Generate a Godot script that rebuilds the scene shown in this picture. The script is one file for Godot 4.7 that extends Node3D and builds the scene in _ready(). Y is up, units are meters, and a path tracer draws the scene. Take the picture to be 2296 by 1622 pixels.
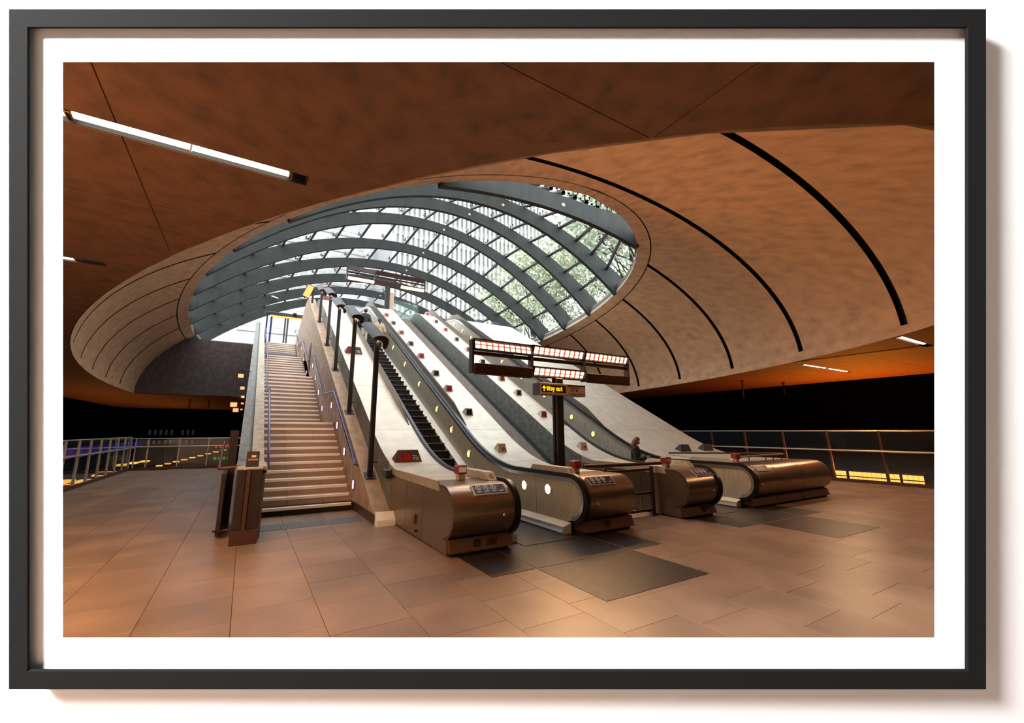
extends Node3D
# World: x to the right of the stairs, y up, -z along the stairs and escalators; metres. The eye stands at (0, 1.6, 0).
const EYE := Vector3(0, 1.6, 0)
const SL := 0.555                     # slope of the escalators
const XC := 6.3                       # middle plane of the roof opening
var names := {}
var M := {}
var rng := RandomNumberGenerator.new()
var view: Basis

func _ready() -> void:
	rng.seed = 7
	# ---- camera, sky, exposure ----
	var cam := Camera3D.new()
	cam.name = "camera"
	view = Basis(Vector3.UP, deg_to_rad(-30.545)) * Basis(Vector3.RIGHT, deg_to_rad(10.96))
	cam.transform = Transform3D(view, EYE)
	cam.near = 0.05
	cam.far = 600.0
	cam.projection = Camera3D.PROJECTION_FRUSTUM
	cam.size = 1622.0 / 945.0 * cam.near
	cam.frustum_offset = Vector2(30.0, -26.0) / 945.0 * cam.near
	add_child(cam)
	cam.current = true
	var we := WorldEnvironment.new()
	we.name = "surroundings"
	var env := Environment.new()
	var sky := Sky.new()
	var sm := ProceduralSkyMaterial.new()
	sm.sky_top_color = Color(0.93, 0.96, 1.0)
	sm.sky_horizon_color = Color(1.0, 0.99, 0.97)
	sm.ground_bottom_color = Color(0.5, 0.49, 0.47)
	sm.ground_horizon_color = Color(0.8, 0.8, 0.78)
	sm.sky_energy_multiplier = 2.2
	sm.ground_energy_multiplier = 2.2
	sky.sky_material = sm
	env.sky = sky
	env.background_mode = Environment.BG_SKY
	env.tonemap_mode = Environment.TONE_MAPPER_LINEAR
	env.tonemap_exposure = 1.0
	env.sdfgi_enabled = true
	env.ssao_enabled = true
	env.ssil_enabled = true
	we.environment = env
	add_child(we)
	make_materials()
	gallery()
	floor_and_void()
	roof_shell()
	canopy()
	stairs()
	escalators()
	signs_and_lamps()
	railings()
	people()
	outside()

# ---------------------------------------------------------------- helpers
func numbered(n: String) -> String:
	if not names.has(n):
		names[n] = 0
		return n
	names[n] += 1
	return "%s_%03d" % [n, names[n]]

func st() -> SurfaceTool:
	var s := SurfaceTool.new()
	s.begin(Mesh.PRIMITIVE_TRIANGLES)
	s.set_smooth_group(-1)
	return s

func thing(called: String, label: String, category: String, at := Vector3.ZERO, turn := 0.0, group := "") -> Node3D:
	var o := Node3D.new()
	o.name = numbered(called)
	o.position = at
	o.rotation.y = turn
	add_child(o)
	tag(o, label, category, group)
	return o

func tag(o: Node, label: String, category: String, group := "", kind := "") -> void:
	if label: o.set_meta("label", label)
	if category: o.set_meta("category", category)
	if group: o.set_meta("group", group)
	if kind: o.set_meta("kind", kind)

func put(called: String, mesh: Mesh, m: Material, parent: Node, at := Transform3D.IDENTITY) -> MeshInstance3D:
	var o := MeshInstance3D.new()
	o.name = numbered(called) if parent == self else called
	o.mesh = mesh
	o.material_override = m
	o.transform = at
	parent.add_child(o, true)
	return o

func obj(called: String, s: SurfaceTool, m: Material, parent: Node, at := Transform3D.IDENTITY) -> MeshInstance3D:
	s.generate_normals()
	return put(called, s.commit(), m, parent, at)

func copy(o: Node3D, at: Vector3, label: String, turn := 0.0) -> Node3D:
	var c: Node3D = o.duplicate()
	c.name = numbered(String(o.name).rstrip("0123456789").trim_suffix("_"))
	add_child(c)
	c.position = at
	if turn != 0.0: c.rotation.y = turn
	c.set_meta("label", label)
	return c

func q(s: SurfaceTool, a: Vector3, b: Vector3, c: Vector3, d: Vector3) -> void:
	for v in [a, b, c, a, c, d]:
		s.add_vertex(v)

func tri(s: SurfaceTool, a: Vector3, b: Vector3, c: Vector3) -> void:
	s.add_vertex(a); s.add_vertex(b); s.add_vertex(c)

func box(s: SurfaceTool, lo: Vector3, hi: Vector3, t := Transform3D.IDENTITY) -> void:
	var p := []
	for k in 8:
		p.append(t * Vector3(hi.x if k & 1 else lo.x, hi.y if k & 2 else lo.y, hi.z if k & 4 else lo.z))
	for f in [[0, 2, 3, 1], [4, 5, 7, 6], [0, 4, 6, 2], [1, 3, 7, 5], [2, 6, 7, 3], [0, 1, 5, 4]]:
		q(s, p[f[3]], p[f[2]], p[f[1]], p[f[0]])

func cbox(s: SurfaceTool, c: Vector3, size: Vector3, t := Transform3D.IDENTITY) -> void:
	box(s, c - size * 0.5, c + size * 0.5, t)

# a box with its long edges chamfered (cut c), for pieces that catch the light
func bevel_box(s: SurfaceTool, lo: Vector3, hi: Vector3, c := 0.01, t := Transform3D.IDENTITY) -> void:
	var m := (lo + hi) * 0.5
	var h := (hi - lo) * 0.5
	var v := []
	for sx in [-1, 1]:
		for sy in [-1, 1]:
			for sz in [-1, 1]:
				var e := Vector3(sx, sy, sz)
				v.append([t * (m + e * (h - Vector3(0, c, c))), t * (m + e * (h - Vector3(c, 0, c))), t * (m + e * (h - Vector3(c, c, 0)))])
	var mid := t * m
	var faces := [[[0, 0], [1, 0], [3, 0], [2, 0]], [[4, 0], [5, 0], [7, 0], [6, 0]], [[0, 1], [1, 1], [5, 1], [4, 1]], [[2, 1], [3, 1], [7, 1], [6, 1]], [[0, 2], [2, 2], [6, 2], [4, 2]], [[1, 2], [3, 2], [7, 2], [5, 2]]]
	for k in 8:
		faces.append([[k, 0], [k, 1], [k, 2]])
		for bit in [[1, 0, 1], [2, 0, 2], [4, 1, 2]]:
			if k & bit[0] == 0:
				faces.append([[k, bit[1]], [k, bit[2]], [k | bit[0], bit[2]], [k | bit[0], bit[1]]])
	for f in faces:
		var p := []
		for w in f: p.append(v[w[0]][w[1]])
		var n: Vector3 = (p[1] - p[0]).cross(p[2] - p[0])
		if n.dot(p[0] - mid) > 0.0: p.reverse()
		for k in range(1, p.size() - 1): tri(s, p[0], p[k], p[k + 1])

# polygon in the z-y plane pushed out along x; pts hold (z, y)
func prism_x(s: SurfaceTool, poly: PackedVector2Array, x0: float, x1: float, caps := true) -> void:
	var n := poly.size()
	var area := 0.0
	for i in n:
		var a := poly[i]
		var b := poly[(i + 1) % n]
		area += a.x * b.y - b.x * a.y
	for i in n:
		var a := poly[i]
		var b := poly[(i + 1) % n]
		var p := [Vector3(x0, a.y, a.x), Vector3(x0, b.y, b.x), Vector3(x1, b.y, b.x), Vector3(x1, a.y, a.x)]
		if area > 0.0: p.reverse()
		q(s, p[0], p[1], p[2], p[3])
	if not caps: return
	var t := Geometry2D.triangulate_polygon(poly)
	for i in range(0, t.size(), 3):
		var a := poly[t[i]]
		var b := poly[t[i + 1]]
		var c := poly[t[i + 2]]
		var ccw := (b - a).cross(c - a) > 0.0
		for x in [x0, x1]:
			var v := [Vector3(x, a.y, a.x), Vector3(x, b.y, b.x), Vector3(x, c.y, c.x)]
			if ccw == (x == maxf(x0, x1)): v.reverse()
			tri(s, v[0], v[1], v[2])

# polygon in the x-z plane between two heights
func slab(s: SurfaceTool, poly: PackedVector2Array, y0: float, y1: float) -> void:
	var n := poly.size()
	for i in n:
		var a := poly[i]
		var b := poly[(i + 1) % n]
		q(s, Vector3(a.x, y0, a.y), Vector3(b.x, y0, b.y), Vector3(b.x, y1, b.y), Vector3(a.x, y1, a.y))
	var t := Geometry2D.triangulate_polygon(poly)
	for i in range(0, t.size(), 3):
		var a := poly[t[i]]
		var b := poly[t[i + 1]]
		var c := poly[t[i + 2]]
		if (b - a).cross(c - a) > 0.0:
			var k := b; b = c; c = k
		tri(s, Vector3(a.x, y0, a.y), Vector3(b.x, y0, b.y), Vector3(c.x, y0, c.y))
		tri(s, Vector3(a.x, y1, a.y), Vector3(c.x, y1, c.y), Vector3(b.x, y1, b.y))

func tube(s: SurfaceTool, pts: Array, r: float, n := 8, caps := true) -> void:
	var rings := []
	var up := Vector3.UP
	for i in pts.size():
		var a: Vector3 = pts[maxi(i - 1, 0)]
		var b: Vector3 = pts[mini(i + 1, pts.size() - 1)]
		var d := (b - a).normalized()
		if absf(d.dot(up)) > 0.95: up = Vector3.RIGHT if absf(d.x) < 0.9 else Vector3.UP
		var u := d.cross(up).normalized()
		var w := u.cross(d)
		up = w
		var ring := []
		for k in n:
			var t := TAU * k / n
			ring.append(pts[i] + (u * cos(t) + w * sin(t)) * r)
		rings.append(ring)
	s.set_smooth_group(1)
	for i in rings.size() - 1:
		for k in n:
			q(s, rings[i][k], rings[i + 1][k], rings[i + 1][(k + 1) % n], rings[i][(k + 1) % n])
	s.set_smooth_group(-1)
	if caps:
		for k in range(1, n - 1):
			tri(s, rings[0][0], rings[0][k], rings[0][k + 1])
			tri(s, rings[-1][0], rings[-1][k + 1], rings[-1][k])

# disc or lathed knob: prof holds (radius, along); axis from at along dir
func lathe(s: SurfaceTool, at: Vector3, dir: Vector3, prof: Array, n := 16) -> void:
	var d := dir.normalized()
	var u := d.cross(Vector3.UP if absf(d.y) < 0.9 else Vector3.RIGHT).normalized()
	var w := u.cross(d)
	for i in prof.size() - 1:
		for k in n:
			var t0 := TAU * k / n
			var t1 := TAU * (k + 1) / n
			var e0 := u * cos(t0) + w * sin(t0)
			var e1 := u * cos(t1) + w * sin(t1)
			q(s, at + e0 * prof[i].x + d * prof[i].y, at + e0 * prof[i + 1].x + d * prof[i + 1].y, at + e1 * prof[i + 1].x + d * prof[i + 1].y, at + e1 * prof[i].x + d * prof[i].y)

func text(called: String, words: String, size: float, m: Material, parent: Node, at: Transform3D, bold := false, left := true) -> MeshInstance3D:
	var t := TextMesh.new()
	var f := SystemFont.new()
	f.font_names = PackedStringArray(["Droid Sans"])
	if bold: f.font_weight = 700
	t.font = f
	t.text = words
	t.font_size = 32
	t.pixel_size = size / 32.0
	t.depth = 0.004
	t.curve_step = 2.0
	t.horizontal_alignment = HORIZONTAL_ALIGNMENT_LEFT if left else HORIZONTAL_ALIGNMENT_CENTER
	return put(called, t, m, parent, at)

# ---------------------------------------------------------------- materials
func noise_tex(freq: float, a: Color, b: Color, octaves := 4, seed_ := 1, size := 512, stops := []) -> NoiseTexture2D:
	var n := FastNoiseLite.new()
	n.seed = seed_
	n.frequency = freq
	n.noise_type = FastNoiseLite.TYPE_SIMPLEX_SMOOTH
	n.fractal_octaves = octaves
	var t := NoiseTexture2D.new()
	t.width = size
	t.height = size
	t.seamless = true
	t.noise = n
	var g := Gradient.new()
	g.set_color(0, a)
	g.set_color(1, b)
	for x in stops: g.add_point(x[0], x[1])
	t.color_ramp = g
	return t

func bump_tex(freq: float, octaves: int, strength: float, seed_ := 3) -> NoiseTexture2D:
	var n := FastNoiseLite.new()
	n.seed = seed_
	n.frequency = freq
	n.fractal_octaves = octaves
	var t := NoiseTexture2D.new()
	t.width = 512
	t.height = 512
	t.seamless = true
	t.noise = n
	t.as_normal_map = true
	t.bump_strength = strength
	return t

func mat(called: String, c: Color, rough := 0.6, metal := 0.0) -> StandardMaterial3D:
	var m := StandardMaterial3D.new()
	m.resource_name = called
	m.albedo_color = c
	m.roughness = rough
	m.metallic = metal
	m.cull_mode = BaseMaterial3D.CULL_DISABLED
	M[called] = m
	return m

func tri_tex(m: StandardMaterial3D, t: Texture2D, scale: Vector3, normal: Texture2D = null, strength := 0.5) -> void:
	m.albedo_texture = t
	m.uv1_triplanar = true
	m.uv1_world_triplanar = true
	m.uv1_scale = scale
	if normal:
		m.normal_enabled = true
		m.normal_texture = normal
		m.normal_scale = strength

func glow(called: String, c: Color, energy: float) -> StandardMaterial3D:
	var m := mat(called, c, 0.5)
	m.emission_enabled = true
	m.emission = c
	m.emission_energy_multiplier = energy
	return m

func grey(v: float) -> Color:
	return Color(v, v, v)

func make_materials() -> void:
	var mott := noise_tex(0.010, grey(0.70), grey(1.0), 8, 11, 1024, [[0.35, grey(0.86)], [0.6, grey(0.93)]])
	var mott2 := noise_tex(0.012, grey(0.7), grey(1.0), 5, 5)
	var speck := noise_tex(0.22, grey(0.66), grey(1.0), 2, 9, 512, [[0.5, grey(0.88)]])
	var stain := noise_tex(0.006, grey(0.80), grey(1.0), 6, 31, 512)
	var rough_n := bump_tex(0.03, 5, 4.0)
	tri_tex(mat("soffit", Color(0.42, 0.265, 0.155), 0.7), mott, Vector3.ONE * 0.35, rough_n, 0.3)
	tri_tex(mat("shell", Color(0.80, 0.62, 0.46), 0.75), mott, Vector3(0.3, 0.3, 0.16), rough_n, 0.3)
	tri_tex(mat("dark_concrete", Color(0.33, 0.27, 0.24), 0.8), mott2, Vector3.ONE * 0.5, rough_n, 0.4)
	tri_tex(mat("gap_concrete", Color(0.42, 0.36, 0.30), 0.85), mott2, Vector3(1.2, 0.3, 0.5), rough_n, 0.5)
	tri_tex(mat("tan_concrete", Color(0.70, 0.60, 0.50), 0.8), mott2, Vector3(0.6, 0.35, 0.6), rough_n, 0.4)
	tri_tex(mat("pale_concrete", Color(0.80, 0.75, 0.66), 0.75), mott2, Vector3.ONE * 0.6)
	tri_tex(mat("grey_concrete", Color(0.55, 0.56, 0.53), 0.75), mott2, Vector3.ONE * 0.8)
	for k in 3:
		tri_tex(mat("tile_%d" % k, [Color(0.655, 0.53, 0.435), Color(0.625, 0.505, 0.41), Color(0.68, 0.55, 0.455)][k], 0.36), speck, Vector3.ONE * 1.6)
		var tm: StandardMaterial3D = M["tile_%d" % k]
		tm.detail_enabled = true
		tm.detail_blend_mode = BaseMaterial3D.BLEND_MODE_MUL
		tm.detail_albedo = stain
		tm.detail_uv_layer = BaseMaterial3D.DETAIL_UV_2
		tm.uv2_triplanar = true
		tm.uv2_world_triplanar = true
		tm.uv2_scale = Vector3.ONE * 0.3
	tri_tex(mat("tactile", Color(0.34, 0.35, 0.35), 0.6), speck, Vector3.ONE * 2.0)
	tri_tex(mat("landing_metal", Color(0.25, 0.22, 0.21), 0.38, 0.35), mott2, Vector3.ONE * 1.2)
	mat("joint", Color(0.10, 0.08, 0.07), 0.9)
	tri_tex(mat("stair_stone", Color(0.76, 0.63, 0.54), 0.6), speck, Vector3.ONE * 2.0)
	mat("nosing", Color(0.93, 0.89, 0.83), 0.45)
	var brush := noise_tex(0.01, grey(0.86), grey(1.0), 4, 21)
	tri_tex(mat("steel", Color(0.80, 0.76, 0.68), 0.42, 0.35), brush, Vector3(0.4, 3.0, 0.4))
	tri_tex(mat("newel_steel", Color(0.60, 0.52, 0.445), 0.3, 0.85), brush, Vector3(0.3, 4.0, 4.0))
	tri_tex(mat("side_steel", Color(0.74, 0.70, 0.62), 0.42, 0.55), brush, Vector3(3.0, 0.5, 3.0))
	tri_tex(mat("green_steel", Color(0.50, 0.51, 0.47), 0.5, 0.4), mott2, Vector3(0.6, 0.9, 0.6))
	mat("fin_steel", Color(0.42, 0.38, 0.33), 0.4, 0.6)
	mat("chrome", Color(0.85, 0.85, 0.86), 0.18, 1.0)
	mat("rubber", Color(0.02, 0.02, 0.022), 0.35)
	mat("step_black", Color(0.11, 0.095, 0.085), 0.55, 0.2)
	mat("step_edge", Color(0.34, 0.30, 0.26), 0.5, 0.4)
	mat("plinth", Color(0.36, 0.25, 0.19), 0.5, 0.5)
	mat("black", Color(0.012, 0.012, 0.012), 0.7)
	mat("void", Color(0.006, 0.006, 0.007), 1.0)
	mat("post", Color(0.065, 0.06, 0.06), 0.45, 0.3)
	mat("hood", Color(0.22, 0.205, 0.195), 0.6)
	mat("hood_inside", Color(0.55, 0.22, 0.10), 0.6)
	tri_tex(mat("fixture_brown", Color(0.21, 0.115, 0.085), 0.45, 0.2), brush, Vector3(3.0, 0.5, 3.0))
	tri_tex(mat("pier_wood", Color(0.17, 0.07, 0.04), 0.75), noise_tex(0.02, grey(0.6), grey(1.0), 4, 8), Vector3(4.0, 0.5, 4.0))
	mat("brown_metal", Color(0.30, 0.18, 0.12), 0.4, 0.4)
	mat("sign_face", Color(0.74, 0.60, 0.50), 0.5)
	mat("sign_side", Color(0.25, 0.19, 0.17), 0.5)
	mat("navy", Color(0.035, 0.04, 0.12), 0.4)
	mat("plate_blue", Color(0.06, 0.085, 0.30), 0.4)
	mat("riser_brown", Color(0.20, 0.175, 0.155), 0.6, 0.2)
	mat("red_face", Color(0.55, 0.05, 0.045), 0.4)
	mat("red_cap", Color(0.45, 0.05, 0.04), 0.45)
	mat("white_face", Color(0.85, 0.84, 0.82), 0.5)
	mat("orange_bar", Color(0.75, 0.40, 0.22), 0.5)
	mat("rail_blue", Color(0.30, 0.32, 0.52), 0.25, 0.7)
	mat("blue_panel", Color(0.02, 0.035, 0.30), 0.5)
	mat("brass", Color(0.45, 0.33, 0.15), 0.35, 0.8)
	tri_tex(mat("rib", Color(0.225, 0.235, 0.225), 0.7), noise_tex(0.012, grey(0.88), grey(1.0), 5, 15), Vector3(0.5, 0.15, 0.5))
	M.rib.metallic_specular = 0.22
	mat("purlin", Color(0.27, 0.26, 0.245), 0.45, 0.3)
	mat("fitting", Color(0.05, 0.05, 0.05), 0.4, 0.5)
	var g := mat("glass", Color(0.35, 0.45, 0.40, 0.05), 0.0)
	g.transparency = BaseMaterial3D.TRANSPARENCY_ALPHA
	g = mat("dark_glass", Color(0.25, 0.28, 0.30, 0.16), 0.0)
	g.transparency = BaseMaterial3D.TRANSPARENCY_ALPHA
	g = mat("green_glass", Color(0.45, 0.58, 0.52, 0.35), 0.0)
	g.transparency = BaseMaterial3D.TRANSPARENCY_ALPHA
	mat("frame_black", Color(0.10, 0.10, 0.10), 0.9)
	M.frame_black.metallic_specular = 0.15
	mat("mat_white", Color(0.94, 0.94, 0.94), 0.9)
	mat("wall_white", Color(0.95, 0.95, 0.95), 0.9)
	mat("gallery_grey", Color(0.34, 0.34, 0.345), 0.9)
	glow("tube_white", Color(1.0, 0.93, 0.84), 9.0)
	glow("lamp_warm", Color(1.0, 0.62, 0.30), 1.6)
	glow("flood_lens", Color(1.0, 0.70, 0.48), 1.1)
	glow("heat_white", Color(1.0, 0.86, 0.74), 3.0)
	glow("round_warm", Color(1.0, 0.80, 0.45), 1.5)
	glow("round_white", Color(1.0, 0.85, 0.62), 5.0)
	glow("stair_glow", Color(0.85, 0.75, 1.0), 2.2)
	glow("yellow_box", Color(1.0, 0.78, 0.36), 1.25)
	glow("amber_text", Color(1.0, 0.72, 0.05), 1.6)
	glow("deep_orange", Color(1.0, 0.55, 0.12), 1.6)
	glow("blue_strip", Color(0.03, 0.08, 0.55), 0.35)
	glow("red_led", Color(1.0, 0.03, 0.02), 0.7)
	glow("green_led", Color(0.05, 0.8, 0.1), 0.5)
	glow("pale_window", Color(0.45, 0.55, 0.65), 0.05)
	glow("gallery_light", Color(1, 1, 1), 4.0)
	mat("tower", Color(0.60, 0.60, 0.585), 0.7)
	mat("tower_fin", Color(0.68, 0.68, 0.665), 0.7)
	mat("tower_glass", Color(0.58, 0.60, 0.60), 0.3)
	mat("pale_building", Color(0.70, 0.69, 0.67), 0.8)
	mat("street", Color(0.45, 0.44, 0.42), 0.9)
	mat("bark", Color(0.10, 0.08, 0.06), 0.9)
	var lf := mat("leaf", Color(1, 1, 1), 0.8)
	lf.vertex_color_use_as_albedo = true
	lf.backlight_enabled = true
	lf.backlight = Color(0.3, 0.34, 0.2)
	mat("skin", Color(0.62, 0.36, 0.27), 0.55)
	mat("skin_pale", Color(0.72, 0.50, 0.40), 0.55)
	tri_tex(mat("coat_black", Color(0.035, 0.028, 0.028), 0.9), speck, Vector3.ONE * 6.0)
	tri_tex(mat("jacket_navy", Color(0.045, 0.055, 0.11), 0.7), speck, Vector3.ONE * 6.0)
	tri_tex(mat("jacket_cream", Color(0.80, 0.72, 0.58), 0.9), noise_tex(0.05, Color(0.72, 0.60, 0.45), Color(1, 1, 1), 3, 4), Vector3.ONE * 3.0)
	mat("trouser_pale", Color(0.72, 0.66, 0.58), 0.9)
	mat("trouser_dark", Color(0.04, 0.045, 0.06), 0.9)
	mat("hair_fair", Color(0.30, 0.17, 0.09), 0.6)
	mat("hair_black", Color(0.02, 0.02, 0.03), 0.5)
	mat("shoe_white", Color(0.85, 0.83, 0.8), 0.6)
	mat("phone", Color(0.05, 0.05, 0.06), 0.3)
	mat("lip", Color(0.45, 0.20, 0.17), 0.5)
	mat("eye_dark", Color(0.03, 0.02, 0.02), 0.3)

# ---------------------------------------------------------------- the white wall with the frame, and the room before it
func rect_at(px: float, py: float, depth: float) -> Vector2:
	return Vector2(px - 1118.0, 785.0 - py) / 945.0 * depth

func ring(s: SurfaceTool, rects: Array) -> void:          # rects: [left, bottom, right, top, z]
	for i in rects.size() - 1:
		var a: Array = rects[i]
		var b: Array = rects[i + 1]
		var pa := [Vector3(a[0], a[1], a[4]), Vector3(a[2], a[1], a[4]), Vector3(a[2], a[3], a[4]), Vector3(a[0], a[3], a[4])]
		var pb := [Vector3(b[0], b[1], b[4]), Vector3(b[2], b[1], b[4]), Vector3(b[2], b[3], b[4]), Vector3(b[0], b[3], b[4])]
		for k in 4:
			q(s, pa[k], pb[k], pb[(k + 1) % 4], pa[(k + 1) % 4])

func gallery() -> void:
	var D := 1.6
	var T := Transform3D(view, EYE + view * Vector3(0, 0, -D))
	# the wall leans a little; its opening widens backwards
	var s := st()
	var hb := -1.96
	ring(s, [[-7.2, hb, 4.4, 5.2, 0.0], [-1.70, -1.155, 1.70, 1.165, 0.0], [-1.92, -1.32, 1.92, 1.34, -0.14], [-7.2, hb, 4.4, 5.2, -0.14], [-7.2, hb, 4.4, 5.2, 0.0]])
	var w := obj("wall_front", s, M.wall_white, self, T)
	tag(w, "plain white wall behind the black picture frame", "wall", "", "structure")
	# frame: four mitred rails with an undercut lip
	var z1 := 0.085
	var df := D - z1
	var o0 := rect_at(18, 1548, df)
	var o1 := rect_at(2213, 19, df)
	var i0 := rect_at(61, 1507, df)
	var i1 := rect_at(2171, 60, df)
	var fr := thing("picture_frame", "black rectangular picture frame with wide white mat hung on the white wall", "picture frame")
	fr.transform = T
	var lip := 0.006
	var prof := [[o0.x + 0.004, o0.y + 0.004, o1.x - 0.004, o1.y - 0.004, 0.0], [o0.x, o0.y, o1.x, o1.y, z1 - 0.003], [o0.x + 0.003, o0.y + 0.003, o1.x - 0.003, o1.y - 0.003, z1], [i0.x, i0.y, i1.x, i1.y, z1], [i0.x + lip * 0.3, i0.y + lip, i1.x - lip, i1.y - lip * 0.3, z1 - 0.006], [i0.x - 0.045, i0.y - 0.045, i1.x + 0.045, i1.y + 0.045, 0.049], [o0.x + 0.004, o0.y + 0.004, o1.x - 0.004, o1.y - 0.004, 0.0]]
	for k in 4:
		s = st()
		for i in prof.size() - 1:
			var a: Array = prof[i]
			var b: Array = prof[i + 1]
			var pa := [Vector3(a[0], a[1], a[4]), Vector3(a[2], a[1], a[4]), Vector3(a[2], a[3], a[4]), Vector3(a[0], a[3], a[4])]
			var pb := [Vector3(b[0], b[1], b[4]), Vector3(b[2], b[1], b[4]), Vector3(b[2], b[3], b[4]), Vector3(b[0], b[3], b[4])]
			q(s, pa[k], pb[k], pb[(k + 1) % 4], pa[(k + 1) % 4])
		obj("rail", s, M.frame_black, fr)
	var zm := 0.055
	var m0 := rect_at(141, 1430, D - zm)
	var m1 := rect_at(2095, 139, D - zm)
	s = st()
	ring(s, [[i0.x - 0.042, i0.y - 0.042, i1.x + 0.042, i1.y + 0.042, zm], [m0.x, m0.y, m1.x, m1.y, zm], [m0.x - 0.003, m0.y - 0.003, m1.x + 0.003, m1.y + 0.003, zm - 0.003], [i0.x - 0.042, i0.y - 0.042, i1.x + 0.042, i1.y + 0.042, zm - 0.003], [i0.x - 0.042, i0.y - 0.042, i1.x + 0.042, i1.y + 0.042, zm]])
	var mm := obj("mat", s, M.mat_white, fr)
	mm.set_meta("label", "white mat board round the view")
	# the closed room in front of it (outside the picture)
	var R := Transform3D(Basis(Vector3.UP, deg_to_rad(-30.545)), Vector3.ZERO)
	var side := PackedVector2Array([Vector2(8, 0), Vector2(8, 6.95), Vector2(-0.66, 6.95), Vector2(-2.02, 0)])
	for k in 2:
		s = st()
		prism_x(s, side, -7.3 if k == 0 else 4.35, -7.15 if k == 0 else 4.5)
		w = obj(["wall_left", "wall_right"][k], s, M.gallery_grey, self, R)
		tag(w, ["grey side wall of the white room, to the left of the frame", "grey side wall of the white room, to the right of the frame"][k], "wall", "", "structure")
	s = st()
	box(s, Vector3(-7.3, 0, 8), Vector3(4.5, 6.95, 8.15))
	w = obj("wall_back", s, M.gallery_grey, self, R)
	tag(w, "grey wall of the white room facing the frame", "wall", "", "structure")
	s = st()
	box(s, Vector3(-7.3, 6.9, -0.66), Vector3(4.5, 7.0, 8.15))
	w = obj("ceiling", s, M.gallery_grey, self, R)
	tag(w, "ceiling of the white room before the frame", "ceiling", "", "structure")
	# the panel lamp that lights the wall from the upper left
	var lt := Transform3D(view, Vector3.ZERO)
	var lp := T * Vector3(-5.2, 4.0, 3.0)
	var aim := T * Vector3(0.2, -0.2, 0)
	lt = Transform3D(Basis.IDENTITY, lp).looking_at(aim, Vector3.UP)
	var pl := thing("panel_lamp", "square panel lamp that lights the white wall from upper left", "lamp")
	pl.transform = lt
	s = st()
	bevel_box(s, Vector3(-1.06, -1.06, 0.02), Vector3(1.06, 1.06, 0.1), 0.02)
	obj("housing", s, M.gallery_grey, pl)
	s = st()
	box(s, Vector3(-1.02, -1.02, 0.005), Vector3(1.02, 1.02, 0.025))
	obj("diffuser", s, M.gallery_light, pl)
	var al := AreaLight3D.new()
	al.name = "panel_light"
	al.area_size = Vector2(2.0, 2.0)
	al.area_normalize_energy = true
	al.light_energy = 270.0
	al.area_range = 20.0
	al.shadow_enabled = true
	pl.add_child(al)

# ---------------------------------------------------------------- concourse floor and the dark hall round it
func in_view(p: Vector3) -> bool:
	var l := view.inverse() * (p - EYE)
	if l.z > -0.5: return false
	var x := l.x / -l.z * 945.0
	var y := l.y / -l.z * 945.0
	return absf(x) < 1050.0 and y > -760.0

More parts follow.
